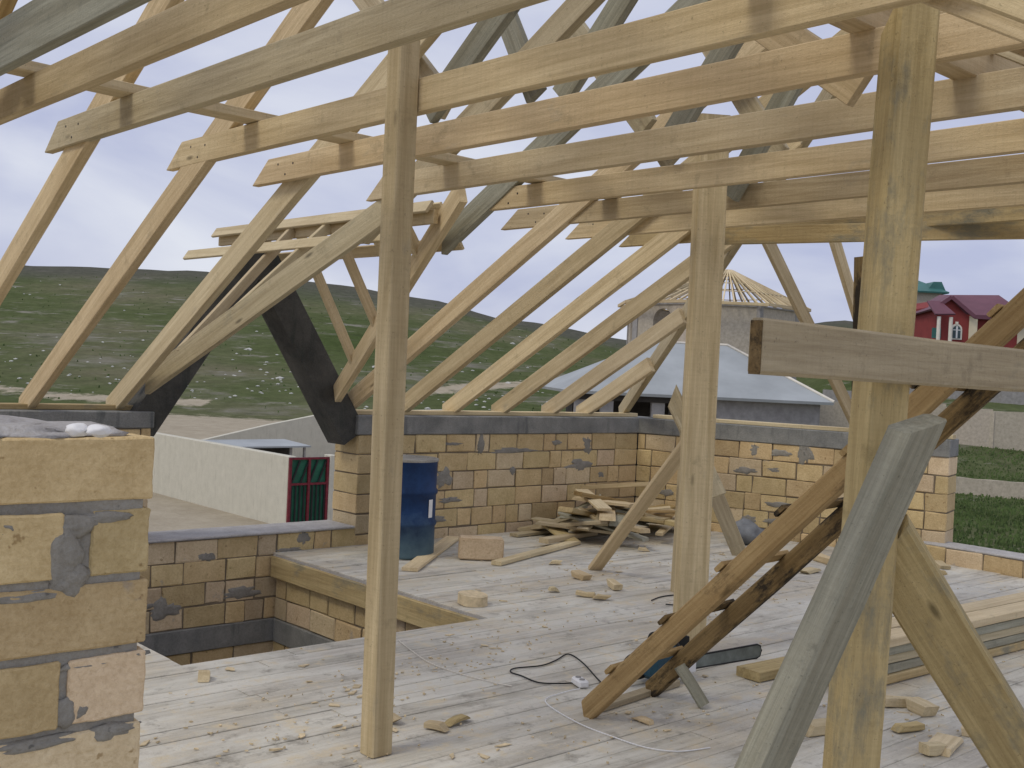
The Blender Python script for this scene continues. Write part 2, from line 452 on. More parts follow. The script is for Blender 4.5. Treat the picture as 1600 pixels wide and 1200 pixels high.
def lathe_mesh(prof, n=32, smooth=True):
    V, F = [], []
    for r, z in prof:
        for k in range(n):
            t = 2 * math.pi * k / n; V.append((r * math.cos(t), r * math.sin(t), z))
    for i in range(len(prof) - 1):
        for k in range(n):
            k2 = (k + 1) % n
            F.append((i * n + k, i * n + k2, (i + 1) * n + k2, (i + 1) * n + k))
    return mesh_from(V, F, 'lathe', smooth)

def prism_mesh(poly, y0, y1):
    """poly: list of (x,z) counter-clockwise seen from -y; extruded y0..y1"""
    n = len(poly)
    V = [(x, y0, z) for x, z in poly] + [(x, y1, z) for x, z in poly]
    F = [tuple(range(n)), tuple(reversed(range(n, 2 * n)))]
    for i in range(n):
        j = (i + 1) % n; F.append((j, i, n + i, n + j))
    return mesh_from(V, F, 'prism')

def lump(bm, c, r, seed, sub=2, amp=0.25):
    ret = bmesh.ops.create_icosphere(bm, subdivisions=sub, radius=1)
    for v in ret['verts']:
        n = mnoise.noise(v.co * 1.7 + Vector((seed * 3.1, seed * 1.7, seed)))
        v.co = Vector(c) + Vector((v.co.x * r[0], v.co.y * r[1], v.co.z * r[2])) * (1 + amp * n * 1.6)

def bm_obj(name, bm, mat, parent=None, mw=None, smooth=False):
    me = bpy.data.meshes.new(name); bm.to_mesh(me); bm.free()
    if smooth:
        for p in me.polygons: p.use_smooth = True
    return link(name, me, mat, parent, mw)

# ------------------------------------------------------------------ terrain
GF = Vector((math.sin(YAW), math.cos(YAW), 0)); GR = Vector((math.cos(YAW), -math.sin(YAW), 0))
def lerp_tab(t, tab):
    if t <= tab[0][0]: return tab[0][1]
    for (a, va), (b_, vb) in zip(tab, tab[1:]):
        if t <= b_: return va + (vb - va) * (t - a) / (b_ - a)
    return tab[-1][1]
def sstep(a, b_, x):
    t = max(0, min(1, (x - a) / (b_ - a))); return t * t * (3 - 2 * t)
SKYLINE = [(-1.2, 0.060), (-0.6, 0.068), (-0.46, 0.072), (-0.29, 0.0755), (-0.18, 0.069), (-0.115, 0.061), (-0.063, 0.057),
           (-0.02, 0.046), (0.06, 0.036), (0.12, 0.030), (0.2, 0.040), (0.29, 0.058), (0.34, 0.054), (0.46, 0.03), (0.8, 0.02), (1.4, 0.02)]
def ground_z(d, l):
    t = l / max(d, 20.0)
    near = -3.0 + 0.6 * sstep(40, 75, d)
    right = sstep(0.22, 0.34, t)
    near += right * 4.0 * sstep(48, 88, d)
    top = EYE + lerp_tab(t, SKYLINE) * 185
    s = max(0.0, (d - 74) / (185 - 74))
    prof = s ** 1.12 if s <= 1 else 1 - 0.5 * sstep(1.0, 2.6, s)
    z = near + (top - near) * max(0, prof)
    if d > 60:
        p = GF * d + GR * l
        k = min(1, (d - 60) / 60)
        z += k * 0.5 * mnoise.noise(Vector((p.x * 0.11, p.y * 0.11, 7))) * sstep(150, 185, d) + k * 1.1 * mnoise.fractal(Vector((p.x * 0.02, p.y * 0.02, 0.3)), 0.9, 2.1, 4) - 0.2 * k
    return z
def sand_val(d, l):
    t = l / max(d, 20.0)
    v = 1 - sstep(64, 80, d)
    v *= 1 - 0.9 * sstep(0.22, 0.27, t) * sstep(12, 20, d)
    path = math.exp(-((d - (86 + 0.0 * l) - 6 * math.sin(l * 0.05) - 0.16 * (-l - 34)) / 2.2) ** 2) if l < -22 else 0
    path2 = math.exp(-((d - 110 - (l - 5) * 1.6) / 4.0) ** 2) if -8 < l < 30 else 0
    return max(v, 0.8 * path, 0.75 * path2)
ds = [-60, -30, -10, 0] + [6 * i for i in range(1, 12)] + [66 + 3.2 * i for i in range(1, 46)] + [225, 245, 270, 300, 350, 420, 520, 700, 1000]
us = [-1.6, -1.2, -0.95, -0.8] + [-0.7 + 0.0175 * i for i in range(81)] + [0.8, 0.95, 1.2, 1.6]
V, F, SAND, SCRUB_HAZE = [], [], [], []
for d in ds:
    for u in us:
        l = u * max(d, 60.0)
        p = GF * d + GR * l
        V.append((p.x, p.y, ground_z(d, l)))
        SAND.append(sand_val(d, l))
        SCRUB_HAZE.append(0.85 * sstep(150, 182, d + 9 * mnoise.noise(Vector((p.x * 0.03, p.y * 0.03, 4)))))
nu = len(us)
for i in range(len(ds) - 1):
    for j in range(nu - 1):
        F.append((i * nu + j, i * nu + j + 1, (i + 1) * nu + j + 1, (i + 1) * nu + j))
me = mesh_from(V, F, 'ground', True)
for nm, vals in (('sand', SAND), ('scrub_haze', SCRUB_HAZE)):
    a = me.attributes.new(nm, 'FLOAT', 'POINT'); a.data.foreach_set('value', vals)
setp(link('ground', me, 'ground'), kind='structure')

def gpos(d, l): p = GF * d + GR * l; return Vector((p.x, p.y, ground_z(d, l)))

# white stones and litter over the hillside
rs = random.Random(3)
bm = bmesh.new()
for i in range(300):
    d = rs.uniform(80, 160) ** 1.0; t = rs.uniform(-0.5, 0.1)
    if rs.random() < 0.8: d = 80 + abs(rs.gauss(0, 15))
    p = gpos(d, t * d); r = rs.uniform(0.05, 0.17) * (2.2 if rs.random() < 0.07 else 1)
    ret = bmesh.ops.create_icosphere(bm, subdivisions=1, radius=r)
    for v in ret['verts']:
        v.co = p + Vector((v.co.x * rs.uniform(0.8, 1.6), v.co.y * rs.uniform(0.8, 1.6), v.co.z * 0.6))
setp(bm_obj('scattered_stones', bm, 'whitestone'), 'pale stones and litter strewn over the green hillside', 'stones', kind='stuff')

# low grass tufts: hillside scrub and the lawn beyond the right hand wall
bm = bmesh.new()
for i in range(16000):
    if i < 15200: d = rs.uniform(24, 62); t = rs.uniform(0.33, 0.62); h = rs.uniform(0.05, 0.16); w = 0.05
    else: d = rs.uniform(76, 175); t = rs.uniform(-0.52, 0.16); h = rs.uniform(0.06, 0.22); w = 0.09
    p = gpos(d, t * d)
    if sand_val(d, t * d) > 0.45: continue
    a = rs.uniform(0, 6.28); dx, dy = math.cos(a) * w, math.sin(a) * w
    v = [bm.verts.new(p + Vector(q)) for q in ((-dx, -dy, -0.02), (dx, dy, -0.02), (dx * 0.6 + rs.uniform(-w, w), dy * 0.6 + rs.uniform(-w, w), h), (-dx * 0.5, -dy * 0.5, h * 0.8))]
    bm.faces.new(v)
setp(bm_obj('grass', bm, 'grass'), 'short green grass tufts on the slope and lawn', 'grass', kind='stuff')

# ------------------------------------------------------------------ floor of boards with stair hole
HX0, HX1, HY0, HY1 = 2.79, 5.03, 5.70, 8.56
FX0, FX1, FYN, FYF = -3.2, 10.75, -3.0, 8.62
floor = empty('floor', (0, 0, 0), kind='structure')
bm = bmesh.new()
def add_box(bm, x0, x1, y0, y1, z0, z1):
    vs = [bm.verts.new(c) for c in ((x0, y0, z0), (x1, y0, z0), (x1, y1, z0), (x0, y1, z0), (x0, y0, z1), (x1, y0, z1), (x1, y1, z1), (x0, y1, z1))]
    for f in ((3, 2, 1, 0), (4, 5, 6, 7), (0, 1, 5, 4), (1, 2, 6, 5), (2, 3, 7, 6), (3, 0, 4, 7)): bm.faces.new([vs[i] for i in f])
# right edge of floor follows the splayed wall
def right_edge(Y): return 9.80 + (8.63 - Y) * 0.255 if Y > 5.5 else 10.58 - (5.5 - Y) * 0.10
for (x0, x1, y0, y1) in ((FX0, 10.1, FYN, HY0), (FX0, HX0, HY0, HY1), (HX1, 9.8, HY0, HY1)):
    add_box(bm, x0, x1, y0 + 0.002, y1 - 0.002, -0.2, -0.009)
bm_obj('subfloor', bm, 'cement', floor)
BW = 0.138
rb = random.Random(11)
y = FYN; row = 0
while y < FYF - 0.02:
    y1 = min(y + BW, FYF)
    spans = [(FX0, right_edge((y + y1) / 2))]
    if y1 > HY0 + 0.01: spans = [(FX0, HX0), (HX1, right_edge((y + y1) / 2))]
    for (a, b_) in spans:
        cuts = [a]
        if y > 1.2:
            x = a + rb.uniform(1.0, 4.0)
            while x < b_ - 0.8:
                cuts.append(x); x += rb.uniform(2.8, 4.4)
        cuts.append(b_)
        for c0, c1 in zip(cuts, cuts[1:]):
            zt = rb.uniform(-0.004, 0.003); L = c1 - c0 - 0.004
            me = beam_mesh(L, y1 - y - rb.uniform(0.003, 0.006), 0.03, seg=3, jit=0.0012, ch=0.003, rng=rb)
            link('floor_board', me, 'floor', floor, Matrix.Translation((c0 + 0.002, (y + y1) / 2, zt - 0.015)))
    y = y1; row += 1

# ------------------------------------------------------------------ stone block walls
COURSE, JOINT = 0.187, 0.011
BLK = {}
def block_mesh(cls, L, T, Hh, rng):
    key = (cls, round(T, 2)); lst = BLK.setdefault(key, [])
    if len(lst) < 7:
        bm = bmesh.new(); bmesh.ops.create_cube(bm, size=1)
        for v in bm.verts: v.co = (v.co.x * L, v.co.y * T, v.co.z * Hh)
        bmesh.ops.bevel(bm, geom=bm.edges[:], offset=0.007, segments=1, affect='EDGES', profile=0.6)
        for v in bm.verts: v.co += Vector((rng.uniform(-1, 1), rng.uniform(-0.6, 0.6), rng.uniform(-1, 1))) * 0.006
        me = bpy.data.meshes.new('block'); bm.to_mesh(me); bm.free()
        lst.append(me)
    return lst[rng.randrange(len(lst))] if len(lst) >= 7 else lst[-1]
def block_wall(root, p0, p1, z0, courses, T, seed, core=True, side=1, course=COURSE, far_cut=None):
    """p0->p1 is the inner face line on plan; the wall body lies to the LEFT of p0->p1 (side=1) with thickness T."""
    rng = random.Random(seed)
    p0 = Vector((*p0, 0)); p1 = Vector((*p1, 0)); d = (p1 - p0); L = d.length; d.normalize()
    n = Vector((-d.y, d.x, 0)) * side
    ang = math.atan2(d.y, d.x)
    H = courses * course
    if core:
        mw = Matrix.Translation(p0 + Vector((0, 0, z0))) @ Matrix.Rotation(ang, 4, 'Z')
        s0, s1 = (0.009, T - 0.009) if side > 0 else (-(T - 0.009), -0.009)
        link('mortar_core', box_mesh(0.012, L - 0.012, s0, s1, 0.0, H - 0.002), 'joint', root, mw)
    for k in range(courses):
        x = -rng.choice((0.0, 0.19, 0.1)) if k % 2 else 0.0
        if k % 2 == 0 and rng.random() < 0.4: x = -0.09
        while x < L - 0.02:
            cls, bl = rng.choices((('full', 0.385), ('three', 0.285), ('half', 0.185)), (6, 2, 2))[0]
            xa, xb = max(x, 0), min(x + bl, L)
            if L - xb < 0.07: xb = L
            w = xb - xa - JOINT
            if w > 0.03:
                me = block_mesh(cls, bl - JOINT, T, course - JOINT, rng)
                mat = 'block' if rng.random() < 0.72 else 'block_pink'
                c = p0 + d * ((xa + xb) / 2) + n * (T / 2 + rng.uniform(-0.004, 0.005)) + Vector((0, 0, z0 + (k + 0.5) * course + rng.uniform(-0.002, 0.002)))
                mw = Matrix.Translation(c) @ Matrix.Rotation(ang + rng.choice((0, math.pi)) + rng.uniform(-0.006, 0.006), 4, 'Z') @ Matrix.Diagonal((w / (bl - JOINT), 1, 1, 1))
                o = link('stone_block', me, None, root, mw)
                if not me.materials: me.materials.append(M['block'])
                o.material_slots[0].link = 'OBJECT'; o.material_slots[0].material = M[mat]
            x = xb if xb > x else x + bl
    return d, n, L, ang
def smears(root, p0, p1, z0, z1, n_, seed, side=1, spots=()):
    """grey mortar squeezed out of joints and trowelled over the face"""
    rng = random.Random(seed); p0 = Vector((*p0, 0)); p1 = Vector((*p1, 0)); d = p1 - p0; L = d.length; d.normalize(); n = Vector((-d.y, d.x, 0)) * side
    bm = bmesh.new()
    items = list(spots) + [(rng.uniform(0.1, L - 0.1), z0 + COURSE * rng.randint(1, max(1, int((z1 - z0) / COURSE))), rng.uniform(0.05, 0.15), rng.uniform(0.02, 0.05)) for _ in range(n_)]
    for i, (s, z, rx, rz) in enumerate(items):
        nv = 26; rings = []
        for f, th in ((1.0, -0.006), (0.86, 0.003), (0.5, 0.006)):
            ring = []
            for q in range(nv):
                t = 2 * math.pi * q / nv
                k = 1 + 0.55 * mnoise.noise(Vector((math.cos(t) * 1.3, math.sin(t) * 1.3, i * 3.7 + seed))) + 0.35 * mnoise.noise(Vector((math.cos(t) * 4, math.sin(t) * 4, i * 1.7 + seed)))
                ring.append(bm.verts.new(p0 + d * (s + math.cos(t) * rx * f * k) + n * (th + rng.uniform(-0.0015, 0.0015)) + Vector((0, 0, z + math.sin(t) * rz * f * k))))
            rings.append(ring)
        for ra, rb_ in zip(rings, rings[1:]):
            for q in range(nv): bm.faces.new((ra[q], ra[(q + 1) % nv], rb_[(q + 1) % nv], rb_[q]))
        bm.faces.new(rings[-1])
    o = bm_obj('mortar_smear', bm, 'mortar', root, smooth=True); o['kind'] = 'stuff'
    return o

WY, WT = 8.60, 0.40                 # inner face and thickness of the far wall
Z_BB, Z_BT = 1.035, 1.215           # concrete ring beam bottom / top
OX0, OX1 = 3.86, 5.88               # window opening under the stone dormer
CORNER = Vector((9.80, WY)); RWEND = Vector((10.70, 5.25))
NC = 6; ZB0 = Z_BB - NC * COURSE    # six courses down to just under the boards
# --- far wall, right of the opening
fw = empty('parapet_wall', (7.8, WY, 0), 'long limestone block parapet with concrete top behind the blue barrel', 'wall')
block_wall(fw, (OX1, WY), (CORNER.x, WY), ZB0, NC, WT, 21)
smears(fw, (OX1, WY), (CORNER.x, WY), 0.0, 1.0, 9, 4, side=-1, spots=[
    (onY(693, 745, WY).x - OX1, onY(693, 748, WY).z, 0.10, 0.11), (onY(805, 705, WY).x - OX1, 0.86, 0.34, 0.035), (onY(917, 690, WY).x - OX1, 0.93, 0.085, 0.10),
    (onY(905, 728, WY).x - OX1, 0.68, 0.20, 0.06), (onY(752, 690, WY).x - OX1, 0.92, 0.05, 0.09), (onY(800, 740, WY).x - OX1, 0.64, 0.05, 0.05)])
link('ring_beam', box_mesh(OX1 - 0.02, CORNER.x + 0.36, WY - 0.012, WY + WT + 0.01, Z_BB, Z_BT, 0.008), 'band', fw)
# --- splayed wall on the right
rw = empty('parapet_wall', (10.2, 7.1, 0), 'limestone block parapet with ring beam turning off beside the scrap heap', 'wall')
dR = (RWEND - CORNER).normalized()
block_wall(rw, CORNER - dR * 0.0, RWEND, ZB0, NC, 0.4, 33)
LR = (RWEND - CORNER).length
def onrw(x, y):      # distance along and height on the splayed wall's inner face
    n = Vector((dR.y, -dR.x, 0)); d = ray(x, y); p = CAM + d * ((Vector((CORNER.x, CORNER.y, 0)) - CAM).dot(n) / d.dot(n))
    return (Vector((p.x, p.y)) - CORNER).dot(dR), p.z
smears(rw, CORNER, RWEND, 0.0, 1.0, 9, 8, side=-1, spots=[(*onrw(1258, 708), 0.11, 0.12), (*onrw(1180, 700), 0.08, 0.08), (*onrw(1165, 735), 0.13, 0.04)])
aR = math.atan2(dR.y, dR.x)
link('ring_beam', box_mesh(0.0, LR, -0.012, 0.41, Z_BB, Z_BT, 0.008), 'band', rw, Matrix.Translation((CORNER.x, CORNER.y, 0)) @ Matrix.Rotation(aR, 4, 'Z'))
# --- low wall running on to the right
lw = empty('low_wall', (10.5, 3.2, 0), 'low one course limestone wall edging the floor by the lawn', 'wall')
LW0, LW1 = Vector((10.53, 5.45)), Vector((10.30, 0.2))
block_wall(lw, LW0, LW1, -0.03, 1, 0.36, 41)
dl = (LW1 - LW0).normalized()
link('cement_cap', box_mesh(0, (LW1 - LW0).length, 0.01, 0.35, COURSE - 0.032, COURSE - 0.012, 0.006), 'cement', lw, Matrix.Translation((LW0.x, LW0.y, 0)) @ Matrix.Rotation(math.atan2(dl.y, dl.x), 4, 'Z'))
# --- far wall below the opening (seen down the stair hole)
sw = empty('sill_wall', (4.8, WY, -2.9), 'limestone wall below the open dormer, dropping into the stair hole', 'wall')
block_wall(sw, (2.0, WY), (OX1 + 0.02, WY), 0.165 - 4 * COURSE, 4, WT, 51)
smears(sw, (2.0, WY), (OX1, WY), -0.55, 0.1, 6, 5, side=-1, spots=[(onY(375, 945, WY).x - 2.0, -0.33, 0.2, 0.05), (onY(255, 950, WY).x - 2, -0.4, 0.13, 0.08), (onY(475, 840, WY).x - 2, 0.1, 0.06, 0.07)])
zc = 0.165 - 4 * COURSE
link('ring_beam', box_mesh(2.0, HX1 + 0.3, WY - 0.02, WY + WT, zc - 0.2, zc - 0.001, 0.006), 'band', sw)
block_wall(sw, (2.0, WY), (HX1 + 0.05, WY), zc - 0.2 - 4 * COURSE, 4, WT, 52)
link('cement_cap', box_mesh(OX0, OX1 - 0.01, WY - 0.03, WY + WT + 0.02, 0.163, 0.186, 0.008), 'cement', sw)
# --- far wall left of the opening
lf = empty('parapet_wall', (1.5, WY, 0), 'limestone parapet left of the dormer opening, hidden by the near pier', 'wall')
block_wall(lf, (-1.2, WY), (OX0, WY), 0.165, 5, WT, 61)
link('ring_beam', box_mesh(-1.4, OX0 + 0.02, WY - 0.012, WY + WT + 0.01, 0.165 + 5 * COURSE, Z_BT + 0.02, 0.008), 'band', lf)
# --- stair hole side wall (right)
hw = empty('stairwell_wall', (HX1, 7.1, -2.9), 'limestone wall under the yellow trimmer board in the stair hole', 'wall')
block_wall(hw, (HX1 + 0.03, WY - 0.01), (HX1 + 0.03, HY0 - 0.3), zc, 2, 0.3, 71, side=1)
link('trimmer_bed', box_mesh(HX1 + 0.035, HX1 + 0.3, HY0 - 0.3, WY - 0.02, zc + 2 * COURSE, -0.21), 'joint', hw)
link('ring_beam', box_mesh(HX1 + 0.015, HX1 + 0.33, HY0 - 0.3, WY - 0.025, zc - 0.2, zc - 0.001, 0.006), 'band', hw)
block_wall(hw, (HX1 + 0.03, WY - 0.01), (HX1 + 0.03, HY0 - 0.3), zc - 0.2 - 4 * COURSE, 4, 0.3, 72, side=1)
beam('trimmer_board', (HX1 - 0.006, WY - 0.02, -0.118), (HX1 - 0.006, HY0 - 0.02, -0.118), 0.05, 0.18, 'yellow', floor, bow=0.003)
beam('trimmer_board', (HX0 + 0.0, HY0 - 0.005, -0.118), (HX1 - 0.04, HY0 - 0.005, -0.118), 0.04, 0.17, 'grey', floor)
beam('trimmer_board', (HX0 + 0.006, HY0 + 0.03, -0.118), (HX0 + 0.006, WY - 0.02, -0.118), 0.05, 0.18, 'grey', floor)
setp(link('lower_floor', box_mesh(-3.2, 10.3, -3, WY, -2.98, -2.92), 'cement'), kind='structure')
# --- storey below, so that the building stands on the ground
st = empty('lower_storey', (4, 8.8, -3), 'outer limestone walls of the storey below the attic floor', 'wall')
bm = bmesh.new()
add_box(bm, -3.2, OX1 - 0.1, WY + 0.05, WY + WT - 0.03, -3.05, zc - 0.75)
add_box(bm, OX1 + 0.03, CORNER.x, WY + 0.05, WY + WT - 0.03, -3.05, ZB0)
add_box(bm, -3.3, -3.0, -3.0, WY, -3.05, -0.22)
bm_obj('outer_wall', bm, 'farstone', st)
link('outer_wall', box_mesh(0.02, LR + 5.6, 0.05, 0.33, -3.05, ZB0 - 0.01), 'farstone', st, Matrix.Translation((CORNER.x, CORNER.y, 0)) @ Matrix.Rotation(aR, 4, 'Z'))

# --- near pier (large in the picture): finer blocks
pier = empty('stone_pier', (0.6, 3.0, 0), 'tall limestone block pier with thick grey mortar joints, close by', 'pier')
PY, PX = 2.83, 1.28
rp = random.Random(5)
def rough_block(name, x0, x1, y0, y1, z0, z1, mat, seed, amp=0.007):
    bm = bmesh.new(); bmesh.ops.create_cube(bm, size=1)
    for v in bm.verts: v.co = ((x0 + x1) / 2 + v.co.x * (x1 - x0), (y0 + y1) / 2 + v.co.y * (y1 - y0), (z0 + z1) / 2 + v.co.z * (z1 - z0))
    bmesh.ops.bevel(bm, geom=bm.edges[:], offset=0.005, segments=1, affect='EDGES', profile=0.5)
    bmesh.ops.subdivide_edges(bm, edges=[e for e in bm.edges if e.calc_length() > 0.06], cuts=11, use_grid_fill=True)
    for v in bm.verts:
        s = Vector((seed * 2.1, seed, seed * 0.7))
        v.co += Vector((mnoise.noise(v.co * 14 + s), mnoise.noise(v.co * 15 + s * 2), mnoise.noise(v.co * 13 + s * 3))) * amp * 0.5 + mnoise.noise_vector(v.co * 55 + s) * 0.0022
    me = bpy.data.meshes.new(name); bm.to_mesh(me); bm.free()
    return link(name, me, mat, pier)
PT = 1.50; pc = 0.1905
pier_rows = [  # block spans per course from the top
    [(-0.15, 0.48), (0.495, PX + 0.004)],
    [(0.02, 0.655), (0.70, 1.05), (1.122, PX)],
    [(0.25, 0.62), (0.635, PX)],
    [(0.1, 0.68), (0.695, 1.055), (1.078, PX + 0.003)],
    [(0.3, 0.62), (0.635, PX - 0.002)],
    [(0.1, 0.66), (0.68, 1.07), (1.09, PX + 0.002)],
    [(0.25, 0.64), (0.655, PX)],
    [(0.1, 0.68), (0.695, 1.05), (1.07, PX)]]
for i, rowb in enumerate(pier_rows):
    zt = PT - i * pc; zb = zt - pc + (0.022 if i % 2 == 0 else 0.018)
    if i == 7: zb = 0.0
    for j, (a, b_) in enumerate(rowb):
        rough_block('stone_block', a, b_, PY + rp.uniform(-0.004, 0.004), PY + 0.40, zb + rp.uniform(-0.004, 0.004), zt - 0.002, 'block' if (i + j) % 5 else 'block_pink', i * 7 + j + 1)
link('mortar_core', box_mesh(-0.1, PX - 0.02, PY + 0.010, PY + 0.38, 0.0, PT - 0.03), 'mortar', pier)
bm = bmesh.new()
def ps(x, y, rx, rz, ry=0.02, dy=0.008, k=[0]):
    k[0] += 1; ry *= 0.55; p = onY(x, y, PY)
    ret = bmesh.ops.create_icosphere(bm, subdivisions=3, radius=1)
    for v in ret['verts']:
        q = v.co * (1 + 0.45 * mnoise.noise(v.co * 1.6 + Vector((k[0] * 3.3, 0, 1))) + 0.12 * mnoise.noise(v.co * 6))
        v.co = p + Vector((q.x * rx, dy + q.y * ry, q.z * rz))
ps(102, 866, 0.050, 0.085, 0.032); ps(112, 905, 0.05, 0.045, 0.03); ps(120, 822, 0.06, 0.03, 0.028); ps(60, 815, 0.09, 0.02, 0.02); ps(170, 808, 0.07, 0.014, 0.02)
ps(40, 935, 0.10, 0.016, 0.02); ps(10, 825, 0.03, 0.02, 0.02); ps(150, 1038, 0.10, 0.012, 0.016); ps(205, 1024, 0.05, 0.010, 0.016)
ps(103, 1115, 0.035, 0.035, 0.025); ps(128, 1112, 0.022, 0.024, 0.02); ps(50, 1165, 0.13, 0.016, 0.018); ps(170, 1145, 0.06, 0.022, 0.022); ps(190, 1138, 0.05, 0.014, 0.02)
o = bm_obj('mortar_lump', bm, 'mortar', pier, smooth=True); o['kind'] = 'stuff'
bm = bmesh.new()                                       # trowelled mortar bed lying on top of the pier
for i, (x, yy, rx, ry, rz) in enumerate(((0.75, 3.02, 0.36, 0.16, 0.03), (1.03, 3.0, 0.22, 0.15, 0.028), (0.9, 3.06, 0.2, 0.12, 0.036), (0.45, 3.0, 0.3, 0.17, 0.02), (1.12, 2.98, 0.12, 0.12, 0.022))):
    lump(bm, (x, yy, PT), (rx, ry, rz), i + 2, 3, 0.3)
o = bm_obj('mortar_bed', bm, 'cement', pier, smooth=True)
# white bag on the pier
bm = bmesh.new()
pb = atd(137, 664, 2.52 * 1.05); pb.z = max(pb.z, PT + 0.045)
lump(bm, pb + Vector((-0.02, 0.012, -0.012)), (0.026, 0.03, 0.016), 3, 3, 0.15); lump(bm, pb + Vector((0.022, -0.012, -0.013)), (0.032, 0.03, 0.015), 5, 3, 0.15)
bb = bm_obj('plastic_bag', bm, 'white', smooth=True); setp(bb, 'small knotted white plastic bag lying on the mortar of the near pier', 'bag')

# ------------------------------------------------------------------ concrete gable of the dormer
gb = empty('concrete_gable', (4.85, WY + 0.2, 1.1), 'dark cast concrete gable frame shaped like an inverted V', 'gable')
def gable_leg(pa, pb_, wa):
    d = (Vector(pb_) - Vector(pa)).normalized(); n = Vector((-d.z, 0, d.x)) * wa / 2
    q = [Vector(pa) + n, Vector(pa) - n, Vector(pb_) - n, Vector(pb_) + n]
    return [(v.x, v.z) for v in q]
La, Lb = onY(215, 668, WY + 0.1), onY(402, 402, WY + 0.1)
Ra, Rb = onY(548, 682, WY + 0.1), onY(405, 410, WY + 0.1)
link('gable_leg', prism_mesh(gable_leg((La.x, 0, La.z), (Lb.x, 0, Lb.z + 0.06), 0.25), WY + 0.02, WY + 0.30), 'gable', gb)
link('gable_leg', prism_mesh(gable_leg((Rb.x, 0, Rb.z + 0.05), (Ra.x, 0, Ra.z), 0.27), WY + 0.03, WY + 0.31), 'gable', gb)

# ------------------------------------------------------------------ roof frame
rf = empty('roof_frame', (5, 6, 1.2), 'open nailed timber roof frame of rafters, collar beams and purlins', 'roof frame')
TOPY = RIDGE_Y
def hip_Y(X): return 8.95 - (9.85 - X) / 0.54 * 0.84
def rafter(X, y0, y1, mat, w=0.062, h=0.165, name='rafter', cut0=0.1):
    a = Vector((X, y0, roof_z(y0))); b_ = Vector((X, y1, roof_z(y1)))
    return beam(name, a, b_, w, h, mat, rf, cut0=cut0, bow=0.004)
Zp = Z_BT + 0.022
def plate(p0, p1, mat='pine'):
    beam('wall_plate', p0, p1, 0.15, 0.042, mat, rf, bow=0.002)
plate((-1.2, WY + 0.2, Zp + 0.02), (OX0 - 0.02, WY + 0.2, Zp + 0.02), 'yellow'); plate((OX1 - 0.1, WY + 0.2, Zp), (CORNER.x + 0.12, WY + 0.2, Zp))
_n = Vector((-dR.y, dR.x)); q0 = CORNER + _n * 0.16 + dR * 0.14; q1 = RWEND + _n * 0.16
plate((q0.x, q0.y, Zp), (q1.x, q1.y, Zp), 'pale')
RAF = [(0.95, 'pine'), (1.6, 'brown'), (2.28, 'pine'), (2.955, 'pine'), (3.64, 'pale'), (5.86, 'pine'), (6.52, 'pine'), (7.15, 'pine'), (7.82, 'pine'), (8.56, 'pale'), (9.11, 'pale')]
for X, mt in RAF:
    top = max(TOPY, hip_Y(X) + 0.06) if X > 6.4 else TOPY
    rafter(X, 8.93, top, mt)
for X, mt in ((4.40, 'grey'), (5.10, 'ash')):
    rafter(X, 6.45, TOPY, mt)
# hip and valley rafters
beam('hip_rafter', (9.92, 8.98, 1.25), (6.4, 3.62, 4.22), 0.07, 0.16, 'grey', rf)
va, vb = onroof(232, 597), onroof(612, 322)
beam('valley_rafter', va, vb, 0.055, 0.17, 'grey', rf, cut0=0.1)
vc, vd = onroof(527, 615), onroof(722, 300)
beam('valley_rafter', vc, vd, 0.06, 0.17, 'pine', rf)
NAIL = lathe_mesh([(0.007, -0.002), (0.007, 0.0015), (0.0, 0.002)], 8, False)
# collars: bottoms at one level, along Y beside the rafters
ZC, CH = 2.83, 0.155
COLL = [(1.50, 'ash', 6.6, 0.20), (1.83, 'pine', 6.55, 0.155), (2.30, 'grey', 6.43, 0.155), (3.0, 'pine', 6.36, 0.15), (3.62, 'pine', 6.43, 0.155), (4.42, 'pale', 6.30, 0.16), (5.16, 'pine', 6.06, 0.15), (5.93, 'pine', 6.60, 0.15), (6.62, 'pine', 6.56, 0.15), (7.24, 'yellow', 6.52, 0.15)]
for X, mt, ye, ch in COLL:
    off = -0.051
    cbm = beam('collar_beam', (X + off, ye, ZC + ch / 2), (X + off, 1.15, ZC + ch / 2 + random.uniform(-0.012, 0.012)), 0.05, ch, mt, rf, cut0=0.2, cut1=-0.2, bow=0.003)
    for (ny, nz) in ((0.22, 0.03), (0.31, -0.04), (0.40, 0.02)):
        link('nail', NAIL, 'black', cbm, Matrix.Translation((X + off - 0.0245, ye - ny, ZC + ch / 2 + nz)) @ Matrix.Rotation(-math.pi / 2, 4, 'Y'))
h0, h1 = onX(1014, 378, 7.72), onX(1640, 358, 8.6)
beam('collar_beam', onz(1125, 369, 2.80), onz(1640, 357, 2.80), 0.05, 0.13, 'yellow', rf)
# purlins along X
beam('purlin', (0.5, 5.36, ZC + 0.155 + 0.028), (5.9, 5.52, ZC + 0.155 + 0.028), 0.15, 0.05, 'pale', rf, bow=0.005)
beam('purlin', (1.0, 2.12, ZC + 0.155 + 0.075), (7.5, 2.18, ZC + 0.155 + 0.075), 0.10, 0.14, 'pine', rf, bow=0.005)
beam('ridge_board', (0.5, RIDGE_Y, roof_z(RIDGE_Y) - 0.02), (6.5, RIDGE_Y, roof_z(RIDGE_Y) - 0.02), 0.04, 0.18, 'grey', rf)
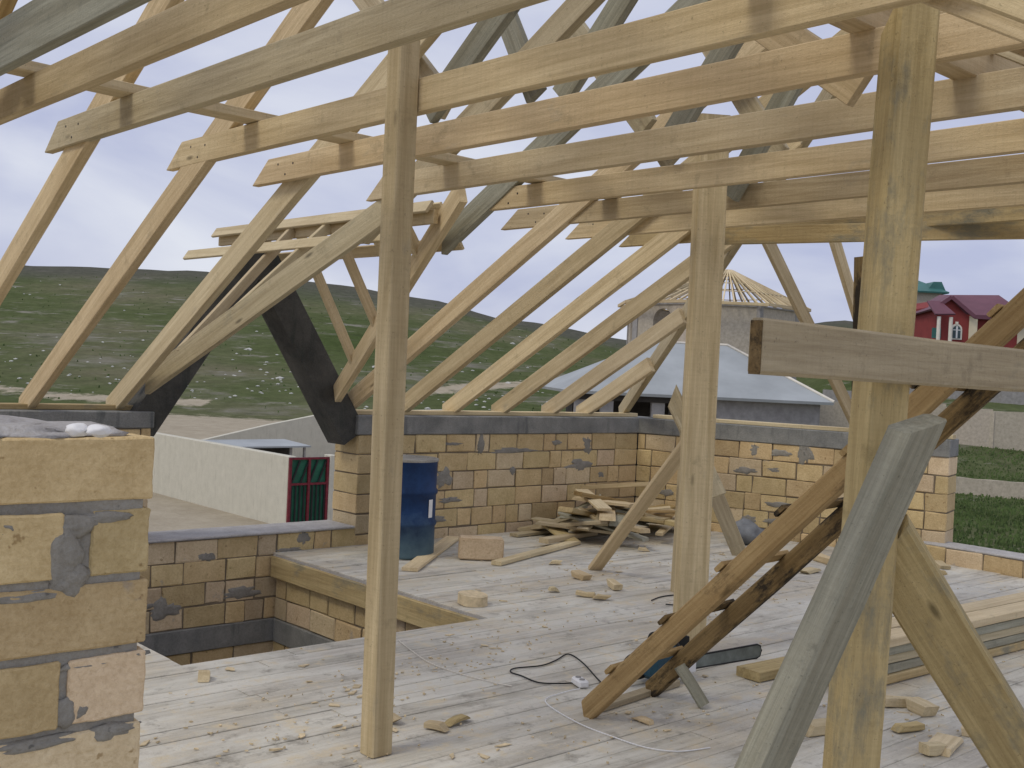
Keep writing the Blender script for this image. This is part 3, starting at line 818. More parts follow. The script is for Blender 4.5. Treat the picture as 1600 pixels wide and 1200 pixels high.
# rafters of the opposite slope
for X, mt in ((1.6, 'pine'), (2.34, 'pine'), (3.0, 'pine'), (3.70, 'pine'), (4.46, 'grey'), (5.16, 'pine'), (5.92, 'pine')):
    zr = roof_z(RIDGE_Y)
    beam('rafter', (X, RIDGE_Y - 0.03, zr), (X, -1.3, zr - ROOF_S * (RIDGE_Y - 0.03 + 1.3)), 0.05, 0.15, mt, rf, bow=0.004)
# grey struts crossing above the collars
def strut(pa, pb_, X, mt='ash', w=0.05, h=0.15, ext0=0.0, ext1=0.0, name='strut'):
    a, b_ = onX(*pa, X), onX(*pb_, X); d = (b_ - a).normalized()
    beam(name, a - d * ext0, b_ + d * ext1, w, h, mt, rf, bow=0.003)
strut((578, 5), (700, 168), 3.74, 'grey', ext0=0.35)
strut((775, 30), (725, 100), 3.56, 'ash', ext0=0.5, ext1=0.35)
strut((800, 50), (838, 150), 4.50, 'ash', ext0=0.35)
strut((970, 5), (885, 140), 4.33, 'ash', ext0=0.4, ext1=0.05)
strut((935, 95), (1000, 185), 5.22, 'grey', ext0=0.4, ext1=0.1)
strut((1145, 57), (1112, 112), 5.02, 'ash', ext0=0.5, ext1=0.5)
strut((1130, 100), (1185, 190), 6.0, 'grey', ext0=0.4, ext1=0.3)
strut((1000, 175), (1040, 240), 5.98, 'grey', ext0=0.4, ext1=0.1)
strut((1210, 180), (1143, 300), 5.80, 'ash', ext0=0.4, ext1=0.03)
strut((1200, 40), (1265, 85), 3.9, 'pine', ext0=0.2, ext1=0.3)
# jack rafters on the splayed slope
def rw_point(s, z): p = CORNER + dR * s + Vector((-dR.y, dR.x)) * 0.18; return Vector((p.x, p.y, z))
for (px0, px1, zt_, sa_, mt) in (((1333, 645), (1205, 388), 3.05, None, 'pine'), ((1392, 560), (1308, 388), 3.05, None, 'pine')):
    s, z = onrw(px0[0], px0[1] + 20); foot = rw_point(s, Z_BT + 0.05)
    topP = atd(px1[0], px1[1], (foot - CAM).dot(FW) - 1.1)
    beam('jack_rafter', foot, topP + (topP - foot) * 0.12, 0.05, 0.14, mt, rf)

# ------------------------------------------------------------------ dormer timber roof
dm = empty('dormer_frame', (4.85, 7.6, 1.3), 'small pale timber dormer roof with laths over the concrete gable', 'dormer')
RX = 4.85
e0, e1 = onX(345, 365, RX), onX(682, 322, RX)
zr = (e0.z + e1.z) / 2 - 0.02
def roofz2(Y): return roof_z(Y)
beam('ridge_board', (RX, e0.y, zr - 0.05), (RX, e1.y, zr - 0.05), 0.04, 0.10, 'pine', dm)
beam('lath', (RX - 0.06, e0.y, zr + 0.015), (RX - 0.06, e1.y, zr + 0.015), 0.025, 0.10, 'pale', dm, up=(0.55, 0, 0.83))
beam('lath', (RX + 0.06, e0.y - 0.03, zr + 0.015), (RX + 0.06, e1.y, zr + 0.015), 0.025, 0.10, 'pale', dm, up=(-0.55, 0, 0.83))
def dorm_pt(Y, side):
    """where a dormer rafter at Y lands on its valley"""
    a, b_ = (va, vb) if side < 0 else (vc, vd)
    t = (Y - a.y) / (b_.y - a.y); t = max(-0.1, min(1.0, t)); return a + (b_ - a) * t
for Y in (8.75, 8.15, 7.6, 7.1, 6.7):
    for side in (-1, 1):
        f = dorm_pt(min(Y, 8.6), side); f.z += 0.05; f.y = Y
        beam('rafter', (RX + 0.03 * side, Y, zr - 0.04), f, 0.045, 0.08, 'pale' if side < 0 else 'pine', dm, up=(0.8 * side, 0, 0.6))
sl = (Vector((dorm_pt(8.15, -1).x, 0, dorm_pt(8.15, -1).z)) - Vector((RX, 0, zr))).normalized()
for k, (dd, ya, yb) in enumerate(((0.34, e0.y + 0.1, e1.y + 0.05),)):
    for side in (-1, 1):
        c = Vector((RX, 0, zr)) + Vector((sl.x if side < 0 else -sl.x, 0, sl.z)) * dd
        beam('lath', (c.x + 0.06 * side, ya, c.z + 0.05), (c.x + 0.06 * side, yb, c.z + 0.05), 0.025, 0.10, 'pale', dm, up=(-0.55 * side, 0, 0.83))

# ------------------------------------------------------------------ posts and braces
def post(name, base, top_z, w, d, mat, label, lean=(0, 0), rot=0.0, cat='post', group=None, cut1=0.0):
    b_ = Vector((base[0], base[1], 0)); t = Vector((base[0] + lean[0], base[1] + lean[1], top_z))
    mw, L = frame(b_, t, (math.sin(rot), math.cos(rot), 0))
    o = link(name, beam_mesh(L, w, d, 0, cut1, bow=0.004, ch=0.007), mat, None, mw)
    return setp(o, label, cat, group)
p1b = onz(592, 1172)
post('timber_post', (p1b.x - 0.03, p1b.y - 0.02), roof_z(RIDGE_Y) - 0.12, 0.11, 0.10, 'pine', 'slim square pine post standing on the boards beside the stair hole', lean=(-0.015, 0.012))
p2b = onz(1082, 1020)
post('timber_post', (p2b.x - 0.02, p2b.y + 0.02), 3.35, 0.19, 0.11, 'pine', 'pine post by the fallen chainsaw, rising past the collar beams', lean=(-0.005, 0.005), rot=math.radians(35))
p2c = onz(1062, 925)
post('timber_post', (p2c.x, p2c.y), 3.1, 0.12, 0.1, 'pale', 'greyish post half hidden directly behind another pine post', lean=(0.02, -0.02), rot=math.radians(20))
P3 = Vector((3.27, 1.90))
mw, L = frame((P3.x + 0.01, P3.y + 0.0, 0), (P3.x + 0.10, P3.y - 0.035, 2.93), (math.sin(0.55), math.cos(0.55), 0))
o = link('timber_post', beam_mesh(L, 0.15, 0.12, 0, -0.12, bow=0.004, ch=0.012), 'yellow', None, mw)
setp(o, 'thick yellow stained post with slanted top, propped by braces on both sides', 'post')
sp = beam('timber_post', (P3.x + 0.17, P3.y + 0.05, 0.0), (P3.x + 0.115, P3.y + 0.085, 2.16), 0.05, 0.08, 'dark', None, up=(0.3, 1, 0))
setp(sp, 'dark brown board standing tight behind the thick yellow post', 'post')
# near horizontal board
nb = beam('guard_board', (2.455, 1.755, 1.815), (4.9, 1.735, 1.80), 0.045, 0.152, 'grey', None, jit=0.003, ch=0.012)
link('end_grain', box_mesh(-0.003, -0.0005, -0.019, 0.019, -0.072, 0.072, 0.0008), 'dark', nb, nb.matrix_world.copy())
setp(nb, 'weathered horizontal board nailed across the thick yellow post at eye height', 'board')
# braces of post 3
gt = atd(1422, 690, 3.36); gbm = onz(1068, 1470)
br = beam('brace', gbm, gt + (gt - gbm).normalized() * 0.06, 0.085, 0.165, 'ash', None, up=(gt - gbm).cross(-FW * 0.78 + RT * 0.62), jit=0.004, ch=0.014, cut1=0.10)
setp(br, 'grey weathered brace leaning against the thick yellow post', 'brace')
yt = atd(1385, 850, 3.66); yb = onz(1690, 1345)
br = beam('brace', yb, yt, 0.08, 0.20, 'yellow', None, up=(yt - yb).cross(-FW * 0.88 - RT * 0.45), jit=0.003, ch=0.01, cut1=0.12)
setp(br, 'yellow pine brace sloping from the thick post down to the floor', 'brace')
# light prop near the scrap heap
b0 = onz(928, 890); b1 = onX(1078, 690, p2c.x + 0.25)
br = beam('brace', (b0.x, b0.y, 0.0), atd(1078, 688, 8.5), 0.05, 0.11, 'pine', None, up=RT)
setp(br, 'slanting pine prop standing on the floor before the scrap heap', 'brace')
s0, s1 = atd(1046, 612, 8.85), atd(1078, 700, 8.75)
br = beam('brace', atd(1122, 775, 8.6), atd(1050, 618, 8.9), 0.05, 0.13, 'grey', None, up=RT, cut1=0.14)
setp(br, 'stub of timber poking up beside the pine post in front of the ring beam', 'brace')
b2 = onz(1157, 868)
br = beam('brace', (b2.x, b2.y, 0), atd(1095, 715, (b2 - CAM).dot(FW) - 0.25), 0.06, 0.15, 'grey', None, up=RT)
setp(br, 'grey prop leaning behind the pine post near the cement sack', 'brace')

# ------------------------------------------------------------------ site ladder
ld = empty('ladder', onz(915, 1120), 'rough site ladder of two brown rails with nailed rungs, leaning', 'ladder')
r1a = onz(915, 1118); r1b = atd(1600, 487, 4.3); dv = r1b - r1a
r2a = onz(1014, 1086); 
upv = dv.cross(r2a - r1a).normalized()
if upv.z < 0: upv = -upv
r1a.z += 0.02; r2a.z += 0.02
beam('rail', r1a, r1a + dv * 1.22, 0.055, 0.105, 'brown', ld, up=upv, cut0=0.06, jit=0.004, ch=0.008)
beam('rail', r2a, r2a + dv * 1.2, 0.055, 0.095, 'dark', ld, up=upv, cut0=0.06, jit=0.004, ch=0.008)
acr = (r2a - r1a).normalized()
for k in range(8):
    t = 0.10 + k * 0.145
    c0 = r1a + dv * t + upv * 0.062; c1 = r2a + dv * t + upv * 0.062
    beam('rung', c0 - acr * 0.038, c1 + acr * 0.04, 0.06, 0.022, 'dark' if k % 2 else 'brown', ld, up=upv, jit=0.004)

# ------------------------------------------------------------------ blue barrel
bc = onz(634, 868); bc = Vector((bc.x, bc.y + 0.05, 0.005))
barrel = empty('barrel', bc, 'blue steel drum with scuffed paint standing at the block wall', 'barrel')
R = 0.28
prof = [(0.0, 0.012), (R - 0.02, 0.012), (R, 0.0), (R + 0.006, 0.012), (R, 0.025)]
for zr_ in (0.30, 0.58):
    prof += [(R - 0.002, zr_ - 0.03), (R + 0.012, zr_ - 0.012), (R + 0.012, zr_ + 0.012), (R - 0.002, zr_ + 0.03)]
prof += [(R, 0.84), (R + 0.008, 0.853)]
link('drum_shell', lathe_mesh(prof, 40), 'barrel', barrel, Matrix.Translation(bc))
link('drum_lid', lathe_mesh([(R + 0.009, 0.852), (R + 0.010, 0.872), (R - 0.004, 0.876), (R - 0.014, 0.862), (0.0, 0.862)], 40), 'mortar', barrel, Matrix.Translation(bc))
lbl = atd(676, 790, (bc - CAM).dot(FW) - 0.16)
ang = math.atan2((lbl - bc).y, (lbl - bc).x)
Vv, Ff = [], []
for i in range(5):
    a_ = ang - 0.10 + 0.05 * i
    for z_ in (0.36, 0.52): Vv.append((math.cos(a_) * (R + 0.004), math.sin(a_) * (R + 0.004), z_))
for i in range(4): Ff.append((2 * i, 2 * i + 2, 2 * i + 3, 2 * i + 1))
link('paper_label', mesh_from(Vv, Ff, 'label'), 'white', barrel, Matrix.Translation(bc))

# ------------------------------------------------------------------ things on the floor
def flat_board(name, pa, pb_, w, h, mat, label, cat='board', group=None, z=None, z2=None):
    a = Vector((pa.x, pa.y, (z if z is not None else h / 2 + 0.004))); b_ = Vector((pb_.x, pb_.y, (z2 if z2 is not None else a.z)))
    o = beam(name, a, b_, w, h, mat)
    return setp(o, label, cat, group)
flat_board('loose_board', onz(640, 893), onz(708, 843), 0.14, 0.03, 'pale', 'short pale board lying on the floor below the blue barrel')
flat_board('loose_board', onz(775, 884), onz(900, 850), 0.10, 0.035, 'pale', 'narrow pale board on the floor by the loose limestone block')
# loose block
bx = (onz(725, 872) + onz(790, 878)) / 2
bm = bmesh.new(); bmesh.ops.create_cube(bm, size=1)
for v in bm.verts: v.co = (v.co.x * 0.40, v.co.y * 0.2, v.co.z * 0.19)
bmesh.ops.bevel(bm, geom=bm.edges[:], offset=0.012, segments=2, affect='EDGES')
for v in bm.verts: v.co += mnoise.noise_vector(v.co * 9) * 0.004
o = bm_obj('loose_block', bm, 'block_pink', None, Matrix.Translation((bx.x, bx.y + 0.06, 0.1)) @ Matrix.Rotation(math.radians(-38), 4, 'Z'))
setp(o, 'single loose limestone block lying on the board floor', 'block')
# log slice
lg = onz(743, 945)
bm = bmesh.new(); bmesh.ops.create_cone(bm, cap_ends=True, segments=14, radius1=0.115, radius2=0.11, depth=0.07)
for v in bm.verts: v.co += Vector((mnoise.noise(v.co * 12), mnoise.noise(v.co * 11 + Vector((3, 0, 0))), 0)) * 0.02
o = bm_obj('log_slice', bm, 'chip', None, Matrix.Translation((lg.x, lg.y + 0.03, 0.04)) @ Matrix.Rotation(0.06, 4, 'X')); setp(o, 'round sawn slice of log near the stair hole corner', 'offcut')
# offcuts scattered
ro = random.Random(9)
OFF = [(908, 905, .16, .09, .05), (960, 920, .18, .07, .05), (915, 932, .15, .06, .03), (940, 937, .10, .06, .03), (865, 925, .07, .05, .03), (868, 882, .09, .05, .03), (1005, 862, .09, .05, .03), (318, 1062, .08, .06, .045),
       (1440, 1115, .13, .09, .06), (1400, 1105, .16, .05, .05), (1290, 1145, .24, .10, .05), (1420, 1142, .16, .06, .03), (1475, 1168, .26, .12, .03), (1455, 1180, .10, .06, .05), (1520, 1150, .10, .08, .04), (715, 1130, .12, .05, .02), (680, 1140, .1, .05, .03), (610, 1128, .08, .05, .03),
       (1290, 880, .3, .1, .06), (1265, 895, .2, .1, .03), (1470, 885, .35, .1, .03), (1455, 895, .25, .08, .03), (1005, 1130, .10, .04, .02)]
for i, (x, y_, l_, w_, h_) in enumerate(OFF):
    p = onz(x, y_); a_ = ro.uniform(0, 3.14)
    d_ = Vector((math.cos(a_), math.sin(a_), 0)) * l_ / 2
    o = beam('wood_offcut', (p.x - d_.x, p.y - d_.y, h_ / 2 + 0.004), (p.x + d_.x, p.y + d_.y, h_ / 2 + 0.004 + ro.uniform(0, 0.01)), w_, h_, ro.choice(('pale', 'pine', 'pale', 'yellow')), None, cut0=ro.uniform(-.05, .05), cut1=ro.uniform(-.05, .05), jit=0.004)
    setp(o, 'small sawn wood offcut lying loose on the board floor', 'offcut', 'wood offcuts scattered over the floor')
# chips and sawdust
bm = bmesh.new(); rc = random.Random(21)
cents = [(rc.uniform(2.5, 8.5), rc.uniform(2.2, 8)) for _ in range(26)] + [(3.5, 3.7), (4.4, 3.6), (3.2, 4.6), (4.0, 4.9)]
for i in range(1300):
    if rc.random() < 0.8:
        c0 = rc.choice(cents); x, y_ = rc.gauss(c0[0], 0.25), rc.gauss(c0[1], 0.2)
    else: x, y_ = rc.uniform(2.0, 9.8), rc.uniform(1.5, 8.4)
    if HX0 - 0.05 < x < HX1 + 0.05 and y_ > HY0 - 0.05: continue
    if y_ > 8.5 or x > 9.8: continue
    s = rc.uniform(0.004, 0.013) * (3.2 if rc.random() < 0.09 else 1); a_ = rc.uniform(0, 6.28); e = rc.uniform(0.2, 0.8)
    t = rc.uniform(0.002, 0.008)
    pts = [(1, 0.2), (0.3, 1), (-1, 0.4), (-0.5, -0.9)]
    base = []
    for (u_, v_) in pts:
        u2, v2 = u_ * s * rc.uniform(0.7, 1.2), v_ * s * e * rc.uniform(0.7, 1.2)
        base.append((x + u2 * math.cos(a_) - v2 * math.sin(a_), y_ + u2 * math.sin(a_) + v2 * math.cos(a_)))
    lo = [bm.verts.new((q[0], q[1], 0.003)) for q in base]; hi = [bm.verts.new((q[0], q[1], 0.004 + t * rc.uniform(0.4, 1.3))) for q in base]
    bm.faces.new(hi)
    for k in range(4): bm.faces.new((lo[k], lo[(k + 1) % 4], hi[(k + 1) % 4], hi[k]))
o = bm_obj('wood_chips', bm, 'chip'); setp(o, 'wood chips and shavings strewn over the board floor', 'wood chips', kind='stuff')
# scrap heap in the corner
rh = random.Random(14)
HC = Vector((8.75, 7.95))
heap = []
for i in range(38):
    L = rh.uniform(0.5, 1.35); a_ = rh.gauss(0.1, 0.8) if rh.random() < 0.7 else rh.uniform(0, 3.14)
    rr = rh.random() ** 0.6
    th = rh.uniform(0, 6.28)
    cx, cy = HC.x + math.cos(th) * rr * 0.85, HC.y - 0.08 + math.sin(th) * rr * 0.40
    hz = 0.02 + 0.46 * (1 - rr) * rh.uniform(0.5, 1.0) + 0.012 * i * 0.3
    tl = rh.uniform(-0.22, 0.22)
    d_ = Vector((math.cos(a_) * math.cos(tl), math.sin(a_) * math.cos(tl), math.sin(tl))) * L / 2
    c = Vector((cx, cy, max(hz, abs(d_.z) + 0.03)))
    p0_, p1_ = c - d_, c + d_
    for q in (p0_, p1_):
        q.y = min(q.y, WY - 0.06); q.x = min(q.x, right_edge(min(q.y, 8.6)) - 0.12)
    heap.append((p0_, p1_, rh.uniform(0.09, 0.19), rh.uniform(0.022, 0.05)))
MATH = ['grey', 'pine', 'ash', 'yellow', 'pale', 'brown', 'grey', 'pale']
LABH = {'grey': 'grey weathered scrap board', 'ash': 'dull blue grey scrap board', 'pine': 'fresh pine scrap board', 'pale': 'pale clean scrap board', 'yellow': 'yellowed scrap board', 'brown': 'brown stained scrap board'}
for i, (a_, b_, w_, h_) in enumerate(heap):
    mt = MATH[i % 8]
    if (b_ - a_).length < 0.2: continue
    o = beam('scrap_board', a_, b_, w_, h_, mt, None, jit=0.004, cut0=rh.uniform(-.04, .04), cut1=rh.uniform(-.04, .04))
    setp(o, LABH[mt] + ' in the heap at the corner of the block walls', 'board', 'scrap boards heaped in the corner')
# a few boards leaning out of the heap as in the photograph
for (pa, za, pb_, zb, w_, mt, lab) in (((848, 825), 0.05, (940, 775), 0.42, 0.16, 'ash', 'wide blue grey board sloping up onto the scrap heap by the long wall'),
                             ((905, 795), 0.30, (965, 828), 0.12, 0.12, 'pale', 'pale board lying crosswise on top of the scrap heap'),
                             ((803, 836), 0.02, (868, 828), 0.03, 0.12, 'grey', 'flat grey board sticking out of the scrap heap toward the barrel'),
                             ((880, 833), 0.02, (882, 808), 0.2, 0.10, 'ash', 'short upright grey offcut at the edge of the scrap heap'),
                             ((1030, 835), 0.10, (1062, 805), 0.22, 0.08, 'pale', 'bright pale stick resting on the scrap heap beside the pine post')):
    A = onz(*pa, za); B_ = onz(*pb_, zb)
    for q in (A, B_):
        q.y = min(q.y, WY - 0.08)
    o = beam('scrap_board', A, B_, w_, 0.03, mt, None); setp(o, lab, 'board', 'scrap boards heaped in the corner')
# plank stack on the right
sd_ = (onz(1700, 985) - onz(1310, 1085)); sd_.z = 0; sd_.normalize(); sn_ = Vector((-sd_.y, sd_.x, 0))
sb = onz(1360, 1082)
rk = random.Random(31); z_ = 0.004
LAYER = ['bottom', 'second', 'middle', 'fourth', 'top']
for k in range(5):
    t_ = 0.055
    for j in range(2):
        a_ = sb + sn_ * (0.10 + 0.17 * j) + sd_ * rk.uniform(-0.15, 0.1); 
        b_ = a_ + sd_ * rk.uniform(2.3, 2.8)
        a_.z = b_.z = z_ + t_ / 2; a_ += sn_ * rk.uniform(-0.02, 0.02)
        o = beam('stacked_plank', a_, b_, rk.uniform(0.125, 0.16), t_ - 0.004, ('yellow', 'ash', 'grey', 'ash', 'pale')[k], None)
        setp(o, 'long sawn plank in the ' + LAYER[k] + ' layer of the low stack behind the braced post', 'plank', 'planks in the low stack')
    z_ += t_
e0_ = onz(1168, 1062); e1_ = onz(1290, 1035)
flat_board('loose_plank', e0_, e0_ + (e1_ - e0_) * 2.2, 0.17, 0.055, 'yellow', 'thick yellow plank end lying near the chainsaw bar')
# short strut and boards at the foot of the ladder
sA = onz(1100, 1108)
o = beam('loose_stick', (sA.x, sA.y, 0.02), atd(1062, 1040, (sA - CAM).dot(FW) + 0.05), 0.04, 0.06, 'ash', None, up=RT); setp(o, 'short grey stick standing slanted against the ladder foot', 'stick')
flat_board('loose_board', onz(935, 1112), onz(1055, 1072), 0.06, 0.035, 'grey', 'thin grey board on the floor under the ladder foot')
# cement sack
sk = onz(1182, 852); bm = bmesh.new(); lump(bm, (sk.x, sk.y + 0.15, 0.11), (0.24, 0.18, 0.12), 4, 3, 0.35)
o = bm_obj('cement_sack', bm, 'sack', smooth=True); setp(o, 'slumped grey cement sack against the splayed block wall', 'sack')

# ------------------------------------------------------------------ chainsaw
cA = onz(1005, 1068); cB = onz(1172, 1036)
cd = (cB - cA); cd.z = 0; Ls = cd.length; ca = math.atan2(cd.y, cd.x)
cs = empty('chainsaw', cA, 'blue chainsaw with long dull bar lying under the ladder', 'chainsaw')
mwS = Matrix.Translation((cA.x, cA.y, 0)) @ Matrix.Rotation(ca, 4, 'Z')
bd = link('saw_body', box_mesh(-0.02, 0.26, -0.10, 0.08, 0.03, 0.19, 0.03), 'sawblue', cs, mwS)
link('side_cover', box_mesh(0.10, 0.30, -0.125, -0.095, 0.05, 0.15, 0.012), 'white', cs, mwS)
bar = [(0.26, 0.065), (Ls - 0.04, 0.055), (Ls - 0.012, 0.065), (Ls, 0.095), (Ls - 0.012, 0.125), (Ls - 0.04, 0.137), (0.26, 0.135)]
link('guide_bar', prism_mesh(bar, -0.083, -0.077), 'steel', cs, mwS)
ch_pts = [(x, -0.08, z) for x, z in bar] + [(0.26, -0.08, 0.065)]
link('saw_chain', tube_mesh(ch_pts, 0.006, 5), 'black', cs, mwS)
link('front_handle', tube_mesh(smooth_path([(0.14, -0.13, 0.08), (0.13, -0.13, 0.22), (0.12, -0.04, 0.26), (0.12, 0.08, 0.24), (0.13, 0.10, 0.08)]), 0.011, 6), 'black', cs, mwS)
link('rear_handle', tube_mesh(smooth_path([(0.0, 0.0, 0.17), (-0.12, 0.0, 0.16), (-0.16, 0.0, 0.09), (-0.08, 0.0, 0.045), (0.0, 0.0, 0.045)]), 0.014, 6), 'black', cs, mwS)
link('hand_guard', box_mesh(0.24, 0.255, -0.1, 0.06, 0.18, 0.26, 0.005), 'black', cs, mwS)
# cables
def cable(name, pix, r, mat, label, zz=0.006):
    pts = [onz(x, y_, r + 0.003) for x, y_ in pix]
    o = link(name, tube_mesh(smooth_path(pts, 6), r, 6), mat); return setp(o, label, 'cable')
cable('black_cable', [(960, 1088), (935, 1062), (910, 1035), (888, 1022), (868, 1032), (845, 1040), (805, 1044), (798, 1050), (815, 1056), (840, 1066), (870, 1068), (897, 1067)], 0.0042, 'black', 'black power cable looped on the floor beside the white plug box')
cable('white_cord', [(906, 1076), (880, 1082), (852, 1096), (900, 1128), (960, 1152), (1010, 1168), (1060, 1174), (1110, 1168)], 0.003, 'white', 'thin white cord trailing over the floor toward the front')
cable('pale_wire', [(622, 1000), (665, 1032), (710, 1050), (770, 1066), (800, 1072)], 0.003, 'trim', 'thin pale wire lying across the boards beside the slim post')
cable('black_cable', [(1018, 938), (1035, 932), (1060, 930), (1075, 938), (1060, 945), (1040, 944)], 0.005, 'black', 'short curl of black cable by the foot of the pine post')
pg = onz(906, 1072)
plug = empty('extension_socket', pg, 'white extension socket lying on the floor at the cable end', 'socket')
mwp = Matrix.Translation((pg.x, pg.y, 0)) @ Matrix.Rotation(math.radians(70), 4, 'Z')
link('socket_body', box_mesh(-0.055, 0.055, -0.03, 0.03, 0.003, 0.042, 0.008), 'white', plug, mwp)
for x_ in (-0.025, 0.025): link('socket_cup', lathe_mesh([(0.016, 0.043), (0.016, 0.046), (0.013, 0.046), (0.012, 0.0435), (0, 0.0435)], 14), 'greyblock', plug, mwp @ Matrix.Translation((x_, 0, 0)))

# ------------------------------------------------------------------ background buildings
def local_frame(px, d):
    """origin at forward distance d on the line of pixel column px, x to the right, y away, z up (absolute heights)"""
    l = (px - 800) / FPX * d
    o = GF * d + GR * l
    return Matrix(((GR.x, GF.x, 0, o.x), (GR.y, GF.y, 0, o.y), (0, 0, 1, 0), (0, 0, 0, 1)))
def HZ(px): return 574.3 + (px - 800) * 0.0473
def zat(px, py, d): return EYE + (HZ(px) - py) / FPX * d

def roof_mesh(verts, faces, th=0.12):
    me = mesh_from(verts, faces, 'roof')
    bm = bmesh.new(); bm.from_mesh(me); bmesh.ops.recalc_face_normals(bm, faces=bm.faces[:])
    bmesh.ops.solidify(bm, geom=bm.faces[:], thickness=th); bm.to_mesh(me); bm.free()
    return me

# compound wall with gate
GXc = 16.0
zt_ = onX(450, 713, GXc).z
cw = empty('compound_wall', (GXc, 32, -3), 'long plain white rendered garden wall running back from the green gate', 'wall')
link('wall_panel', box_mesh(GXc, GXc + 0.25, 26.75, 46.0, -3.1, zt_, 0.02), 'render', cw)
ga, gb_ = onY(451, 760, 26.7).x, onY(509, 760, 26.7).x
gate = empty('metal_gate', (ga, 26.7, -3), 'red framed metal gate with green sheet beside the white wall', 'gate')
gz = onY(480, 716, 26.7).z; gl = -2.95
link('gate_sheet', box_mesh(ga, gb_, 26.70, 26.715, gl, gz), 'gategreen', gate)
for x_ in (ga, (ga + gb_) / 2, gb_): link('gate_bar', box_mesh(x_ - 0.035, x_ + 0.035, 26.62, 26.69, gl - 0.03, gz + 0.03), 'gatered', gate)
for z2 in (gl, gl + (gz - gl) * 0.62, gz): link('gate_rail', box_mesh(ga + 0.036, gb_ - 0.036, 26.63, 26.68, z2 - 0.03, z2 + 0.03), 'gatered', gate)
nb_ = 9
for i in range(nb_):
    x_ = ga + (gb_ - ga) * (i + 0.5) / nb_
    if abs(x_ - (ga + gb_) / 2) < 0.05: continue
    link('gate_rod', box_mesh(x_ - 0.022, x_ + 0.022, 26.645, 26.665, gl + 0.03, gl + (gz - gl) * 0.62 - 0.03), 'black', gate)
for i in range(4):
    xa = ga + 0.06 + (gb_ - ga) * i / 4.2; w4 = (gb_ - ga) / 5
    z0_, z1_ = gl + (gz - gl) * 0.64, gz - 0.06
    o = beam('gate_scroll', (xa, 26.655, z0_), (xa + w4, 26.655, z1_), 0.03, 0.05, 'black', gate, up=(1, 0, 0))
link('gate_pillar', box_mesh(gb_ + 0.05, gb_ + 0.28, 26.6, 26.95, -3.1, gz + 0.08, 0.02), 'render', gate)
# outbuilding with sloped top behind the gate
ob = empty('outbuilding', (22, 44, -3), 'white rendered outbuilding with sloping roofline behind the garden wall', 'outbuilding')
YB = 44.0
pl = [(onY(x, y_, YB).x, onY(x, y_, YB).z) for x, y_ in ((300, 692), (420, 664), (520, 644), (700, 640))]
poly = [(pl[0][0], -3.1), (pl[-1][0], -3.1)] + list(reversed(pl))
link('gable_wall', prism_mesh(poly, YB, YB + 0.3), 'render', ob)
# shed roof
sh = empty('lean_to_shed', (20, 36.5, -3), 'low lean-to shed with thin grey sheet roof behind the garden wall', 'shed')
YS = 36.5
sx0, sx1 = onY(322, 696, YS).x, onY(482, 696, YS).x; sz = onY(400, 697, YS).z
o = link('sheet_roof', roof_mesh([(sx0, YS - 0.2, sz), (sx1, YS - 0.2, sz), (sx1, YS + 1.8, sz + 0.10), (sx0, YS + 1.8, sz + 0.10)], [(0, 1, 2, 3)], 0.06), 'zinc', sh)
link('shed_wall', box_mesh(sx0 + 0.1, sx1 - 0.1, YS + 1.0, YS + 1.7, -3.05, sz + 0.0), 'shade', sh)
for x_ in (sx0 + 0.3, sx1 - 0.75, sx1 - 0.15): link('shed_post', box_mesh(x_ - 0.04, x_ + 0.04, YS, YS + 0.08, -3.05, sz - 0.07), 'greyblock', sh)

# grey roofed house
d = 38.0; mw = local_frame(1117, d); k = d / FPX
gh = empty('grey_house', mw.to_translation(), 'low grey block house with pale blue grey metal hip roof', 'house')
x0, x1 = (888 - 1117) * k, (1302 - 1117) * k
ze = zat(1117, 620, d); zr_ = zat(1075, 537, d + 3.5)
yb_ = 7.5
RV = [(x0, -0.2, ze), (x1, -0.2, ze), (x1 + 0.6, yb_, ze), (x0 - 0.9, yb_, ze), ((1014 - 800) / FPX * 41.5 - 317 / FPX * 38, 3.5, zr_), ((1133 - 800) / FPX * 41.5 - 317 / FPX * 38, 3.5, zr_)]
link('metal_roof', roof_mesh(RV, [(0, 1, 5, 4), (1, 2, 5), (2, 3, 4, 5), (3, 0, 4)], 0.1), 'zinc', gh, mw)
for a_, b_ in ((0, 4), (1, 5), (4, 5)):
    p, q = Vector(RV[a_]), Vector(RV[b_])
    link('ridge_cap', tube_mesh([p + Vector((0, 0, 0.02)), q + Vector((0, 0, 0.02))], 0.05, 6), 'trim', gh, mw)
xw = (1062 - 1117) * k
link('block_wall', box_mesh(xw, x1 - 0.35, 0.25, 7.0, -3.2, ze - 0.03), 'greyblock', gh, mw)
link('porch_back', box_mesh(x0 + 0.3, xw - 0.01, 2.4, 7.0, -3.2, ze - 0.03), 'shade', gh, mw)
for x_ in (x0 + 0.25, x0 + 1.15, xw - 0.9): link('porch_pillar', box_mesh(x_, x_ + 0.45, 0.2, 0.6, -3.2, ze - 0.12), 'greyblock', gh, mw)
link('eaves_beam', box_mesh(x0 + 0.2, xw - 0.01, 0.12, 0.5, ze - 0.30, ze - 0.11), 'shade', gh, mw)

